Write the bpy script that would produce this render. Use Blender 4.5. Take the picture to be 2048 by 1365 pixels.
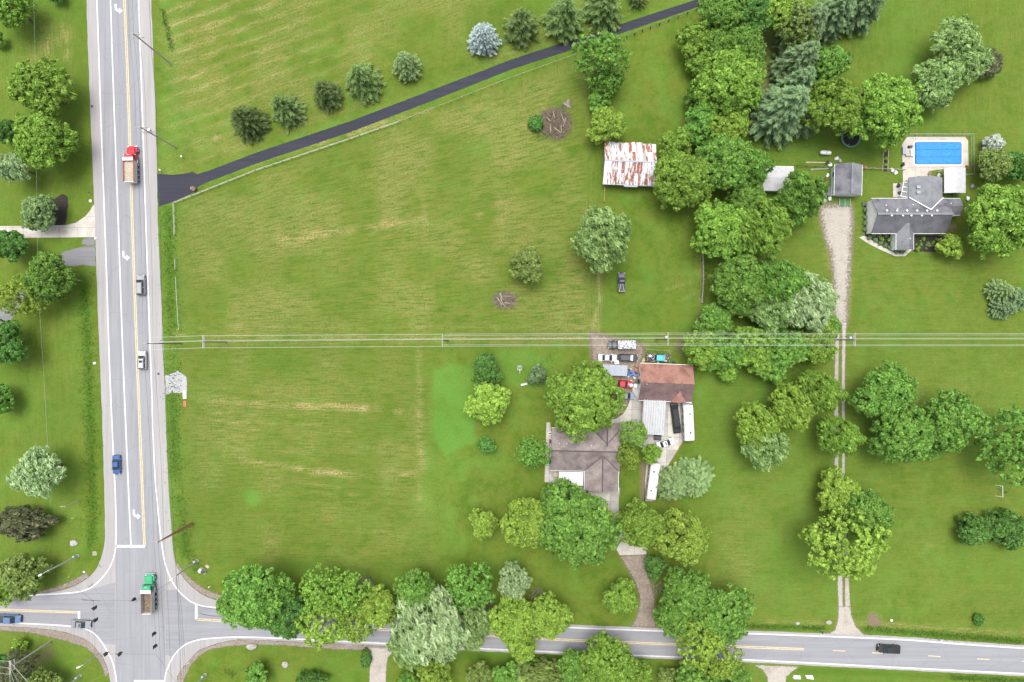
import bpy, bmesh, math, random
import numpy as np
from mathutils import Vector, Matrix
from mathutils.geometry import tessellate_polygon
R = math.radians
for o in list(bpy.data.objects): bpy.data.objects.remove(o)
C = bpy.context.scene.collection
SC = bpy.context.scene

# ---------------------------------------------------------------- camera, sky, sun, exposure
HC = 160.0            # flying height in metres
S = 8.3               # map scale: plan units per metre on the ground
cd = bpy.data.cameras.new('camera'); cam = bpy.data.objects.new('camera', cd); C.objects.link(cam)
cam.location = (0, 0, HC); cam.rotation_euler = (0, 0, 0)
cd.sensor_width = 36; cd.lens = 18 * HC / (1024 / S); cd.clip_end = 6000; cd.clip_start = 0.5
SC.camera = cam
SC.render.resolution_x, SC.render.resolution_y = 1024, 682
w = bpy.data.worlds.new('World'); SC.world = w; w.use_nodes = True
nt = w.node_tree; bg = nt.nodes['Background']
sky = nt.nodes.new('ShaderNodeTexSky'); sky.sky_type = 'NISHITA'; sky.sun_disc = False
SUN_EL, SUN_AZ = 76, 345          # azimuth clockwise from +Y
sky.sun_elevation = R(SUN_EL); sky.sun_rotation = R(SUN_AZ); sky.air_density = 1.0; sky.dust_density = 5.0; sky.ozone_density = 1.0
hs = nt.nodes.new('ShaderNodeHueSaturation'); hs.inputs['Saturation'].default_value = 0.35      # overcast: nearly white sky
nt.links.new(sky.outputs[0], hs.inputs['Color']); nt.links.new(hs.outputs[0], bg.inputs[0]); bg.inputs[1].default_value = 0.135
sd = bpy.data.lights.new('sun', 'SUN'); sd.energy = 1.05; sd.angle = R(32); sd.color = (1, 0.96, 0.9)
sun = bpy.data.objects.new('sun', sd); C.objects.link(sun)
dx, dy, dz = math.sin(R(SUN_AZ)) * math.cos(R(SUN_EL)), math.cos(R(SUN_AZ)) * math.cos(R(SUN_EL)), math.sin(R(SUN_EL))
sun.rotation_euler = Vector((dx, dy, dz)).to_track_quat('Z', 'Y').to_euler(); sun.location = (0, 0, 300)
SC.view_settings.view_transform = 'Standard'; SC.view_settings.look = 'None'; SC.view_settings.gamma = 1
SC.view_settings.exposure = 1.1
SC.cycles.max_bounces = 5; SC.cycles.diffuse_bounces = 2; SC.cycles.glossy_bounces = 2; SC.cycles.transmission_bounces = 3
SC.view_settings.use_curve_mapping = False

# ---------------------------------------------------------------- helpers
def P(px, py, z=0.0):
    """plan coordinate of a survey point that stands z metres above ground -> metres"""
    k = (1 - z / HC) / S
    return ((px - 1024) * k, (682.5 - py) * k)
def PV(px, py, z=0.0, zz=None):
    x, y = P(px, py, z); return Vector((x, y, z if zz is None else zz))
def link(o, parent=None):
    C.objects.link(o)
    if parent is not None: o.parent = parent
    return o
def tag(o, label=None, cat=None, group=None, kind=None):
    if label: o['label'] = label
    if cat: o['category'] = cat
    if group: o['group'] = group
    if kind: o['kind'] = kind
    return o
def empty(name, loc, rz=0.0, label=None, cat=None, group=None):
    o = bpy.data.objects.new(name, None); link(o)
    o.location = loc; o.rotation_euler = (0, 0, rz); o.empty_display_size = .2
    return tag(o, label, cat, group)
class MB:
    def __init__(s): s.v = []; s.f = []
    def add(s, vs, fs):
        n = len(s.v); s.v += [tuple(v) for v in vs]; s.f += [tuple(i + n for i in f) for f in fs]; return s
    def box(s, cx, cy, cz, sx, sy, sz, rz=0.0, tx=1.0, ty=1.0):
        c, sn = math.cos(rz), math.sin(rz); vs = []
        for z, kx, ky in ((-sz/2, 1, 1), (sz/2, tx, ty)):
            for a, b in ((-1, -1), (1, -1), (1, 1), (-1, 1)):
                x, y = a*sx/2*kx, b*sy/2*ky
                vs.append((cx + x*c - y*sn, cy + x*sn + y*c, cz + z))
        return s.add(vs, [(3,2,1,0),(4,5,6,7),(0,1,5,4),(1,2,6,5),(2,3,7,6),(3,0,4,7)])
    def cyl(s, p0, p1, r0, r1=None, n=10, caps=True):
        p0, p1 = Vector(p0), Vector(p1); r1 = r0 if r1 is None else r1
        d = p1 - p0
        if d.length < 1e-6: return s
        d.normalize(); a = d.orthogonal().normalized(); b = d.cross(a)
        vs = []
        for p, r in ((p0, r0), (p1, r1)):
            for i in range(n):
                t = 2*math.pi*i/n; vs.append(p + (a*math.cos(t) + b*math.sin(t))*r)
        fs = [(i, (i+1) % n, n + (i+1) % n, n + i) for i in range(n)]
        if caps: fs += [tuple(range(n-1, -1, -1)), tuple(range(n, 2*n))]
        return s.add(vs, fs)
    def path(s, pts, r, n=5):
        for a, b in zip(pts[:-1], pts[1:]): s.cyl(a, b, r, r, n, True)
        return s
    def prism(s, poly, z0, z1):
        n = len(poly); vs = [(x, y, z0) for x, y in poly] + [(x, y, z1) for x, y in poly]
        tri = tessellate_polygon([[Vector((x, y, 0)) for x, y in poly]])
        fs = [(i, (i+1) % n, n + (i+1) % n, n + i) for i in range(n)]
        def up(t, off, flip):
            a, b, c = (Vector((*poly[i], 0)) for i in t)
            ccw = (b-a).cross(c-a).z > 0
            t = t if ccw != flip else t[::-1]
            return tuple(i + off for i in t)
        area = sum(poly[i][0]*poly[(i+1) % n][1] - poly[(i+1) % n][0]*poly[i][1] for i in range(n))
        if area < 0: fs = [f[::-1] for f in fs]
        fs += [up(t, n, False) for t in tri] + [up(t, 0, True) for t in tri]
        return s.add(vs, fs)
    def sheet(s, poly, z):
        tri = tessellate_polygon([[Vector((x, y, 0)) for x, y in poly]]); fs = []
        for t in tri:
            a, b, c = (Vector((*poly[i], 0)) for i in t)
            fs.append(tuple(t) if (b-a).cross(c-a).z > 0 else tuple(t)[::-1])
        return s.add([(x, y, z) for x, y in poly], fs)
    def ribbon(s, pts, width, z=None):
        pts = [Vector(p) if len(p) == 3 else Vector((p[0], p[1], z)) for p in pts]; vs = []
        for i, p in enumerate(pts):
            a, b = pts[max(i-1, 0)], pts[min(i+1, len(pts)-1)]
            d = (b - a); d.z = 0; d.normalize(); nrm = Vector((-d.y, d.x, 0)) * width/2
            vs += [p + nrm, p - nrm]
        return s.add(vs, [(2*i, 2*i+1, 2*i+3, 2*i+2) for i in range(len(pts)-1)])
    def loft(s, rings, cap=True):
        m = len(rings[0]); vs = [p for r in rings for p in r]
        fs = [(i*m + j, i*m + (j+1) % m, (i+1)*m + (j+1) % m, (i+1)*m + j) for i in range(len(rings)-1) for j in range(m)]
        if cap: fs += [tuple(range(m-1, -1, -1)), tuple((len(rings)-1)*m + j for j in range(m))]
        return s.add(vs, fs)
    def mesh(s, name, mat=None, smooth=False):
        me = bpy.data.meshes.new(name); me.from_pydata(s.v, [], s.f)
        if mat: me.materials.append(mat)
        if smooth: me.polygons.foreach_set('use_smooth', [True]*len(me.polygons))
        return me
    def build(s, name, mat, parent=None, smooth=False):
        me = s.mesh(name, mat, smooth)
        bm = bmesh.new(); bm.from_mesh(me); bmesh.ops.recalc_face_normals(bm, faces=bm.faces); bm.to_mesh(me); bm.free()
        return link(bpy.data.objects.new(name, me), parent)
    def flat(s, name, mat, parent=None):       # open sheets: keep winding
        return link(bpy.data.objects.new(name, s.mesh(name, mat)), parent)
def inst(name, mesh, parent, loc=(0,0,0), rz=0):
    o = bpy.data.objects.new(name, mesh); link(o, parent); o.location = loc; o.rotation_euler = (0,0,rz); return o
def ball(mb, c, r, sx=1, sy=1, sz=1, nu=10, nv=6, jit=0, rng=None):
    vs = []; fs = []
    for j in range(nv+1):
        ph = math.pi*j/nv
        for i in range(nu):
            th = 2*math.pi*i/nu; k = r*(1 + (rng.uniform(-jit, jit) if rng else 0))
            vs.append((c[0]+k*sx*math.sin(ph)*math.cos(th), c[1]+k*sy*math.sin(ph)*math.sin(th), c[2]+k*sz*math.cos(ph)))
    for j in range(nv):
        for i in range(nu):
            fs.append((j*nu+i, (j+1)*nu+i, (j+1)*nu+(i+1) % nu, j*nu+(i+1) % nu))
    return mb.add(vs, fs)

# ---------------------------------------------------------------- materials
class NT:
    def __init__(s, m):
        s.m = m; s.t = m.node_tree; s.b = s.t.nodes['Principled BSDF']; s.tc = s.n('ShaderNodeTexCoord')
    def n(s, k, **kw):
        o = s.t.nodes.new(k)
        for a, b in kw.items(): setattr(o, a, b)
        return o
    def l(s, a, b): s.t.links.new(a, b)
    def mapped(s, scale, rot=0, src=None):
        m = s.n('ShaderNodeMapping'); m.inputs['Scale'].default_value = scale; m.inputs['Rotation'].default_value = (0,0,rot)
        s.l(src or s.tc.outputs['Object'], m.inputs[0]); return m.outputs[0]
    def noise(s, vec, scale, detail=3, rough=.55, dist=0):
        o = s.n('ShaderNodeTexNoise'); o.inputs['Scale'].default_value = scale; o.inputs['Detail'].default_value = detail
        o.inputs['Roughness'].default_value = rough; o.inputs['Distortion'].default_value = dist
        s.l(vec, o.inputs['Vector']); return o.outputs[0]
    def ramp(s, v, lo, hi, a=0.0, b=1.0):
        o = s.n('ShaderNodeMapRange'); o.clamp = True
        for i, x in enumerate((lo, hi, a, b)): o.inputs[i+1].default_value = x
        s.l(v, o.inputs[0]); return o.outputs[0]
    def math(s, op, a, b=None):
        o = s.n('ShaderNodeMath', operation=op)
        for i, x in enumerate((a, b)):
            if x is None: continue
            if isinstance(x, (int, float)): o.inputs[i].default_value = x
            else: s.l(x, o.inputs[i])
        return o.outputs[0]
    def mix(s, f, a, b, mode='MIX'):
        o = s.n('ShaderNodeMix', data_type='RGBA', blend_type=mode)
        for i, x in ((0, f), (6, a), (7, b)):
            if isinstance(x, (int, float)): o.inputs[i].default_value = x
            elif isinstance(x, tuple): o.inputs[i].default_value = (*x[:3], 1)
            else: s.l(x, o.inputs[i])
        return o.outputs[2]
    def bump(s, h, strength, dist=.05):
        o = s.n('ShaderNodeBump'); o.inputs['Strength'].default_value = strength; o.inputs['Distance'].default_value = dist
        s.l(h, o.inputs['Height']); s.l(o.outputs[0], s.b.inputs['Normal'])
_mc = {}
def newmat(name, rough=.7, metal=0.0, spec=.3):
    m = bpy.data.materials.new(name); m.use_nodes = True; t = NT(m)
    t.b.inputs['Roughness'].default_value = rough; t.b.inputs['Metallic'].default_value = metal
    t.b.inputs['Specular IOR Level'].default_value = spec
    return m, t
def mat(name, col, rough=.7, var=.15, scale=2.0, metal=0.0, stretch=(1,1,1), grime=None, gscale=.6, gamt=.5, bump=0, spec=.3, world=False):
    if name in _mc: return _mc[name]
    m, t = newmat(name, rough, metal, spec)
    src = None
    if world:
        g = t.n('ShaderNodeNewGeometry'); src = g.outputs['Position']
    v = t.mapped(stretch, src=src)
    n = t.noise(v, scale, 4)
    c = t.mix(t.ramp(n, .3, .7), tuple(x*(1-var) for x in col), tuple(min(1, x*(1+var)) for x in col))
    if grime:
        g = t.noise(v, gscale, 5, .65)
        c = t.mix(t.math('MULTIPLY', t.ramp(g, .48, .68), gamt), c, grime)
    t.l(c, t.b.inputs['Base Color'])
    if bump: t.bump(n, bump, .03)
    _mc[name] = m; return m
def paint(name, col, rough=.25, metal=0.0):
    if name in _mc: return _mc[name]
    m, t = newmat(name, rough, metal, .5)
    n = t.noise(t.mapped((1,1,1)), 3, 4)
    t.l(t.mix(t.ramp(n, .35, .75), col, tuple(x*.82+.012 for x in col)), t.b.inputs['Base Color'])
    t.b.inputs['Coat Weight'].default_value = .06; t.b.inputs['Coat Roughness'].default_value = .2; t.b.inputs['Specular IOR Level'].default_value = .28
    _mc[name] = m; return m
M = {}
M['glass'] = paint('car_glass', (.02,.03,.035), .06)
M['tyre'] = mat('tyre_rubber', (.02,.02,.021), .85, .2, 8)
M['rim'] = mat('wheel_rim', (.45,.46,.48), .35, .1, 8, metal=.7)
M['chrome'] = mat('bright_metal', (.55,.56,.58), .3, .1, 6, metal=.8)
M['lamp_w'] = mat('lamp_clear', (.75,.76,.78), .15, .05)
M['lamp_r'] = mat('lamp_red', (.35,.02,.02), .2, .05)
M['black'] = mat('black_plastic', (.018,.018,.02), .5, .2)
M['dark'] = mat('dark_steel', (.05,.05,.055), .6, .3, 5)
M['white'] = mat('white_paint', (.62,.62,.63), .5, .04, 3)
M['wood'] = mat('weathered_pole_wood', (.2,.145,.1), .85, .3, 3, stretch=(6,6,.5))
M['greywood'] = mat('grey_weathered_wood', (.33,.31,.28), .85, .25, 3, stretch=(3,3,3))
M['galv'] = mat('galvanised_steel', (.42,.45,.46), .45, .12, 3, metal=.5)
M['wire'] = mat('aluminium_wire', (.42,.43,.42), .5, .1, 3)
M['dwire'] = mat('dark_cable', (.06,.06,.06), .6, .1, 3)
M['porc'] = mat('porcelain', (.5,.5,.48), .3, .1)
M['concrete'] = mat('pale_concrete', (.42,.40,.36), .9, .12, .8, grime=(.27,.23,.18), gscale=.35, gamt=.45, bump=.2, world=True)
M['slab2'] = mat('greyer_concrete', (.33,.32,.295), .9, .12, .8, grime=(.2,.175,.145), gscale=.3, gamt=.5, bump=.2, world=True)
M['yellow'] = mat('yellow_plastic', (.6,.42,.03), .5, .1)
M['red'] = mat('red_plastic', (.4,.04,.03), .5, .15)
M['rust'] = mat('rusty_iron', (.16,.07,.035), .85, .4, 5)
M['green'] = mat('green_plastic', (.05,.16,.06), .5, .15)
M['bluep'] = mat('blue_plastic', (.05,.14,.4), .45, .15)
M['terracotta'] = mat('terracotta', (.35,.14,.07), .8, .2, 4)
M['tan'] = mat('tan_cloth', (.42,.34,.24), .9, .15, 4)
# ---------------------------------------------------------------- ground
LW = (0.245,0.245,0.255)
def poly_m(pts, z=0): return [P(x, y, z) for x, y in pts]
def ragged(poly, step=.8, amp=.25, seed=0):
    rng = random.Random(seed); out = []
    n = len(poly)
    for i in range(n):
        a, b = Vector(poly[i]), Vector(poly[(i+1) % n]); d = (b-a).length; k = max(1, int(d/step))
        if d < 1e-5: continue
        nx, ny = -(b-a).y/d, (b-a).x/d
        for j in range(k):
            p = a + (b-a)*(j/k); o = rng.uniform(-amp, amp)
            out.append((p.x + nx*o, p.y + ny*o))
    return out
def smooth_poly(pts, k=4):
    """Catmull-Rom through an open list of points"""
    out = []
    for i in range(len(pts)-1):
        p0, p1, p2, p3 = (np.array(pts[max(i-1,0)],float), np.array(pts[i],float), np.array(pts[i+1],float), np.array(pts[min(i+2,len(pts)-1)],float))
        for j in range(k):
            t = j/k
            out.append(tuple(.5*((2*p1)+(-p0+p2)*t+(2*p0-5*p1+4*p2-p3)*t*t+(-p0+3*p1-3*p2+p3)*t**3)))
    out.append(tuple(pts[-1])); return out

# outlines (plan units)
ROAD_W = smooth_poly([(171,-60),(176,100),(180,200),(184,300),(188,400),(190,455),(193,550),(198,680),(203,800),(206,900),(209,1000),(210,1060),(208,1092),(198,1128),(180,1153),(150,1172),(110,1184),(60,1190),(0,1197),(-90,1207)])
ROAD_SW = smooth_poly([(-90,1248),(0,1252),(70,1256),(110,1261),(143,1268),(173,1280),(197,1303),(210,1323),(217,1343),(220,1365),(222,1440)])
ROAD_SE = smooth_poly([(352,1440),(353,1365),(358,1347),(377,1322),(400,1300),(433,1288),(467,1281),(512,1280),(765,1292),(1009,1305),(1367,1320),(1536,1327),(1789,1340),(2048,1353),(2140,1357)])
ROAD_NE = smooth_poly([(2140,1295),(2048,1291),(1913,1282),(1789,1273),(1536,1263),(1307,1256),(1124,1249),(992,1243),(709,1227),(500,1214),(443,1204),(407,1191),(380,1171),(358,1142),(348,1112),(342,1043),(334,910),(325,655),(316,455),(314,347),(311,233),(302,0),(298,-60)])
ROAD = ROAD_W + ROAD_SW + ROAD_SE + ROAD_NE
LINE_W = smooth_poly([(191,-60),(194,0),(203,267),(210,455),(215,605),(220,755),(227,910),(231,1000),(232.5,1060),(231,1100),(222,1130),(207,1153),(187,1172),(163,1183),(117,1188),(20,1193),(-90,1202)])
LINE_2 = smooth_poly([(219,-60),(221,0),(230,267),(237,455),(245,688),(254,910),(262,1091)])
LINE_Y = smooth_poly([(246,-60),(249,0),(257,200),(265,455),(273,682),(282,910),(289,1092)])
LINE_E = smooth_poly([(274,-60),(277,0),(285,233),(292,455),(299,655),(308,910),(315,1010),(322,1077),(328,1117),(337,1147),(353,1177),(373,1197),(390,1207),(443,1217),(709,1233),(992,1248),(1124,1255),(1307,1262),(1536,1269),(1789,1279),(1913,1288),(2048,1297),(2140,1302)])
LINE_SW = smooth_poly([(-90,1243),(40,1247),(143,1253),(180,1262),(200,1280),(217,1307),(227,1330),(233,1365),(236,1440)])
LINE_SE = smooth_poly([(328,1440),(330,1365),(333,1343),(347,1313),(367,1292),(390,1282),(423,1277),(512,1275),(765,1287),(1009,1300),(1367,1315),(1536,1322),(1789,1335),(2048,1348),(2140,1352)])
YEL_W = [(-90,1217),(0,1220),(155,1225)]
YEL_E = smooth_poly([(393,1239),(443,1242),(775,1260),(962,1271),(1104,1279),(1321,1288),(1536,1296),(1608,1299)])
DASH = [((1666,1301.5),(1691,1302.5)),((1744,1306),(1766,1307)),((1856,1312),(1881,1313.5)),((1954,1318),(1979,1319.5)),((2044,1323),(2068,1324))]
BLACK_DRIVE = [(314,348),(345,350),(370,348),(386,344),(394,349),(420,341),(512,306),(700,243),(860,182),(1024,119),(1200,62),(1400,-3),(1600,-66),(1600,-46),(1400,13),(1200,82),(1024,139),(860,204),(700,265),(512,328),(420,363),(397,373),(386,386),(350,403),(317,414)]
WEST_DRIVE = [(-60,453),(60,452.5),(131,451),(152,446),(171,433),(180,422),(186,411),(189.5,411),(190.5,475),(166,475),(60,476),(-60,478)]
WEST_PATCH = [(163,488),(167,478),(180,475.5),(190,480),(190.5,490),(176,493)]
WEST_DRIVE2 = [(191,492),(164,494),(139,500),(120,509),(103,522),(80,560),(60,578),(29,590),(0,620),(-30,650),(0,662),(23,640),(40,612),(62,592),(90,570),(122,533),(166,531),(191,533)]
WHITE_PAD = [(329,750),(335,751),(352,744),(356,741),(361,746),(370,752),(373,754),(374,770),(374,782),(366,786),(352,787),(345,785),(331,791)]
GRAVEL_YARD = [(1181,664),(1205,672),(1285,690),(1288,700),(1282,726),(1278,760),(1262,772),(1262,800),(1245,828),(1232,832),(1205,800),(1190,740),(1183,710)]
HOUSE_DRIVE = [(1172,976),(1240,976),(1237,1005),(1238,1040),(1250,1062),(1275,1085),(1291,1095),(1293,1109),(1240,1111),(1233,1100),(1226,1060),(1212,1030),(1190,1005)]
BROWN_DRIVE = smooth_poly([(1239,1111),(1293,1109)],1) + smooth_poly([(1293,1130),(1297,1155),(1308,1190),(1311,1225),(1311,1256)],3) + smooth_poly([(1262,1254),(1274,1232),(1279,1205),(1276,1180),(1262,1150),(1247,1125)],3)
YARD_SLAB = [(1266,768),(1280,768),(1280,798),(1384,802),(1384,840),(1366,882),(1356,902),(1338,928),(1322,955),(1305,1003),(1291,1003),(1290,960),(1293,930),(1300,905),(1278,893),(1244,880),(1242,852),(1214,848),(1218,840),(1232,838),(1246,829),(1256,812),(1262,795)]
WEST_WALK = [(1093,845),(1100,845),(1103,878),(1108,900),(1106,960),(1100,966),(1089,964),(1091,905)]
PATIO_SW = [(1100,940),(1172,940),(1172,985),(1130,985),(1104,966)]
GRAVEL_E = smooth_poly([(1640,412),(1643,440),(1650,475),(1660,505),(1666,540),(1668,575),(1669,640)],3) + [(1673,650),(1680,650)] + smooth_poly([(1683,650),(1693,648),(1696,590),(1701,520),(1704,470),(1705,425),(1700,408)],3)
TRACK_L = smooth_poly([(1669,642),(1670,700),(1668,800),(1669,900),(1670,1000),(1673,1080),(1675,1160),(1677,1215)],3) + smooth_poly([(1686,1215),(1685,1160),(1682,1080),(1679,1000),(1677,900),(1677,800),(1678,700),(1681,645)],3)
TRACK_R = smooth_poly([(1684,645),(1683.5,700),(1683,800),(1684,900),(1684,1000),(1687,1080),(1689,1160),(1690,1215)],3) + smooth_poly([(1700,1215),(1698,1160),(1694,1080),(1690,1000),(1690,900),(1690,800),(1691,700),(1693,645)],3)
TRACK_FLARE = [(1677,1213),(1700,1213),(1704,1235),(1711,1252),(1726,1268),(1735,1272.5),(1655,1269.5),(1670,1260),(1676,1240)]
SOUTH_DRIVE = [(722,1294),(736,1300),(741,1315),(739,1345),(738,1400),(771,1400),(772,1345),(775,1318),(790,1298)]
SOUTH_DRIVE2 = [(1508,1330),(1525,1340),(1535,1355),(1538,1400),(1572,1400),(1572,1355),(1585,1343),(1598,1334)]
VERGE_SW = ROAD_SW[3:34] + [(211,1355),(203,1332),(190,1312),(172,1296),(140,1285),(100,1275),(60,1266),(0,1262),(-60,1257)]
VERGE_SE = ROAD_SE[2:34] + [(720,1301),(650,1298),(560,1291),(500,1290),(455,1293),(420,1300),(396,1315),(380,1335),(366,1365)]
VERGE_NE = smooth_poly([(407,1191),(380,1171),(358,1142),(350,1118)],3) + smooth_poly([(356,1128),(370,1146),(392,1166),(418,1182),(450,1194),(446,1204)],3)
VERGE_NW = [(180,1153),(150,1172),(110,1184),(60,1190),(90,1180),(120,1171),(150,1158),(172,1146)]
MULCH_NW = smooth_poly([(100,430),(105,405),(116,393),(127,389),(135,394),(136,410),(133,440),(130,450)],3) + [(105,451)]
GRAV = dict(GRAVEL_E=GRAVEL_E, TRACK_L=TRACK_L, TRACK_R=TRACK_R, TRACK_FLARE=TRACK_FLARE, BROWN=BROWN_DRIVE, YARD=GRAVEL_YARD, SD=SOUTH_DRIVE, SD2=SOUTH_DRIVE2)

def seg_d(X, Y, a, b):
    ax, ay = a; bx, by = b; ux, uy = bx-ax, by-ay; L2 = ux*ux+uy*uy + 1e-9
    t = np.clip(((X-ax)*ux + (Y-ay)*uy)/L2, 0, 1)
    return np.hypot(X-ax-t*ux, Y-ay-t*uy)
def inside(X, Y, poly):
    r = np.zeros(X.shape, bool); n = len(poly)
    for i in range(n):
        x1, y1 = poly[i]; x2, y2 = poly[(i+1) % n]
        if y1 == y2: continue
        c = ((y1 > Y) != (y2 > Y)) & (X < (x2-x1)*(Y-y1)/(y2-y1) + x1); r ^= c
    return r
def soft(X, Y, poly, wd):
    bx = [p[0] for p in poly]; by = [p[1] for p in poly]
    sel = (X > min(bx)-3*wd) & (X < max(bx)+3*wd) & (Y > min(by)-3*wd) & (Y < max(by)+3*wd)
    out = np.zeros(X.shape); x, y = X[sel], Y[sel]
    if x.size == 0: return out
    d = np.full(x.shape, 1e9)
    for i in range(len(poly)): d = np.minimum(d, seg_d(x, y, poly[i], poly[(i+1) % len(poly)]))
    out[sel] = np.where(inside(x, y, poly), 1.0, np.clip(1-d/wd, 0, 1)**1.5); return out
def stroke(X, Y, pts, wd):
    d = np.full(X.shape, 1e9)
    for a, b in zip(pts[:-1], pts[1:]): d = np.minimum(d, seg_d(X, Y, a, b))
    return np.exp(-(d/wd)**2)
def spot(X, Y, x, y, rx, ry=None):
    return np.exp(-(((X-x)/rx)**2 + ((Y-y)/(ry or rx))**2))

NX, NY = 500, 350
xs = np.concatenate([[-4000,-900,-300], np.linspace(-150,150,NX), [300,900,4000]])
ys = np.concatenate([[-4000,-900,-300], np.linspace(-105,105,NY), [300,900,4000]])
GX, GY = np.meshgrid(xs, ys); X = GX*S + 1024; Y = 682.5 - GY*S
rngn = np.random.default_rng(5)
def vnoise(sc, seed):     # value noise on the plan
    r = np.random.default_rng(seed); g = r.random((220, 220)); u = np.clip(X/sc+20, 0, 218); v = np.clip(Y/sc+20, 0, 218)
    i, j = u.astype(int), v.astype(int); a, b = u-i, v-j; a = a*a*(3-2*a); b = b*b*(3-2*b)
    return (g[j,i]*(1-a)+g[j,i+1]*a)*(1-b) + (g[j+1,i]*(1-a)+g[j+1,i+1]*a)*b
dry = np.zeros(X.shape); lush = dry.copy(); dirt = dry.copy(); deep = dry.copy()
drive_y = 349 - (X-394)*0.3545                       # the black drive
def win(v, a, b, s): return 1/(1+np.exp(-(v-a)/s))*1/(1+np.exp((v-b)/s))
fieldN = win(X, 325, 1360, 6)*win(Y, -400, drive_y-12, 4)
fieldU = win(X, 362, 1195, 10)*win(Y, drive_y+45, 668, 6)
fieldL = win(X, 372, 870, 14)*win(Y, 695, 1140, 8)
west = win(X, -400, 165, 6)
# across-mowing coordinate (metres) and along coordinate
uU = (668-Y)/np.maximum(668-drive_y, 40)*38
U = (682.5-Y)/S; V = X/S
k = fieldU > .3; U = np.where(k, uU, U)
k = fieldN > .3; ca, sa = math.cos(R(19.5)), math.sin(R(19.5))
xn, yn = X/S, -Y/S
U = np.where(k, -xn*sa + yn*ca, U); V = np.where(k, xn*ca + yn*sa, V)
k = (west > .3) | ((X > 990) & (Y < 640) & (fieldU < .9) & (fieldN < .3) & (X < 1420)); U, V = np.where(k, X/S, U), np.where(k, Y/S, V)
k = (X > 1640) & (Y < 250); U, V = np.where(k, X/S, U), np.where(k, Y/S, V)
mowamp = np.clip(fieldN*.45 + fieldU + fieldL + .7*win(X,1400,2200,20) + .6*west, 0, 1)
vn12 = vnoise(13, 9)*.6+vnoise(34, 12)*.4
n1, n2, n3 = vnoise(60, 1), vnoise(25, 2), vnoise(140, 3)
# dry swathes
band = np.clip(np.sin(U*2*math.pi/3.3 + n2*1.5)*.5+.5, 0, 1)**3
dry += fieldN*band*np.clip(1.25 - (X-320)/420, 0, 1)*np.clip(1.3-Y/330, 0, 1)*(.25+.9*n2)*.7
dry += fieldN*.25*np.clip((n1-.45)*3, 0, 1)
for pts, wd, k in [([(560,484),(650,468),(740,455),(840,440)],10,.75),([(648,466),(670,463)],9,.7),([(720,455),(735,450)],6,.5),([(846,400),(852,462)],8,.55),([(948,385),(958,428)],9,.6),([(1008,330),(1004,440)],16,.4),
                   ([(420,800),(560,812),(680,815),(800,823)],7,.75),([(600,808),(760,818)],7,.7),([(430,842),(640,850)],4,.6),([(440,858),(700,866)],3,.5),([(430,826),(620,832)],3,.5),([(560,962),(690,975)],3,.6),([(620,985),(720,992)],3,.4),([(450,900),(640,908)],3,.4),([(700,1060),(780,1066)],3,.4),([(480,920),(560,932),(640,945),(700,950),(830,947)],7,.85),([(600,938),(700,948)],8,.6),([(420,880),(820,900)],20,.22),
                   ([(838,690),(838,1000)],7,.45),([(842,890),(848,940)],8,.7),([(840,760),(842,780)],7,.5),([(840,826),(842,840)],7,.5),
                   ([(400,655),(1170,655)],6,.25),([(345,672),(1180,676)],5,.75),([(410,688),(1180,682)],4,.45),
                   ([(1198,545),(1199,600),(1190,640),(1182,672)],5,.85),([(1201,590),(1197,668)],4,.4),([(1398,520),(1400,600)],9,.55),([(1330,580),(1398,560)],4,.4),([(1360,600),(1400,585)],4,.35),
                   ([(1700,1246),(1800,1252),(1920,1260),(2080,1270)],6,.7),([(1536,1243),(1640,1246)],6,.6),([(1860,1090),(1845,1105)],8,.5),([(1650,420),(1660,500),(1664,560),(1664,640)],12,.5),([(1702,560),(1696,650)],5,.5),
                   ([(1300,690),(1320,690),(1350,700)],16,.45),([(1120,300),(1060,275),(1045,235),(1040,210)],7,.35),([(500,318),(640,285),(760,248),(860,222)],7,.7),([(640,285),(770,245)],7,.6),([(420,355),(560,312)],4,.4),
                   ([(133,60),(138,165)],10,.8),([(85,60),(100,120)],12,.5),([(60,130),(120,60)],30,.35),([(428,53),(420,55)],13,1.2),([(432,274),(430,278)],7,.9),([(385,285),(410,278)],6,.5)]:
    dry += .8*k*stroke(X, Y, pts, wd*.85)*np.clip(vn12*1.9-.3, 0, 1.0)
dry += fieldU*.30*np.clip((n1-.35)*2, 0, 1) + fieldL*.22*np.clip((n1-.4)*2, 0, 1)
dry += .25*spot(X,Y,1850,800,150,60)*n1 + .25*spot(X,Y,1480,1110,40,120)*n1
# fresh clover-green patches
lush += .95*(.6+.6*vnoise(16,21))*soft(X, Y, [(872,745),(905,734),(945,738),(948,800),(944,870),(948,885),(918,892),(892,905),(874,880),(869,815)], 12)
lush += .55*soft(X, Y, [(1000,712),(1020,702),(1060,708),(1092,725),(1098,770),(1060,775),(1010,765)], 10)
for x, y, rx, ry, k in [(505,997,18,16,.8),(1298,560,12,22,.6),(1285,535,10,12,.4),(1118,690,14,6,.6),(1120,632,8,8,.5),(860,1020,40,60,.35),(900,930,40,40,.4),(1355,220,12,20,.4),(1400,790,14,30,.4),(1400,940,12,30,.4),
                        (1090,520,14,14,.3),(960,300,40,30,.2),(390,260,60,40,.25),(1500,1180,30,40,.2),(860,860,12,80,.3)]:
    lush += k*spot(X, Y, x, y, rx, ry)*(.6+.8*n2)
lush += .35*np.clip((n2-.55)*2.5, 0, 1)*(1-mowamp*.5) + .3*west*n1 + .28*win(X,1400,2300,15)*n3
lush += .35*win(X,324,362,4)*win(Y,-200,1150,5) + .5*stroke(X, Y, [(420,352),(1024,131),(1390,5)], 14)
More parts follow.
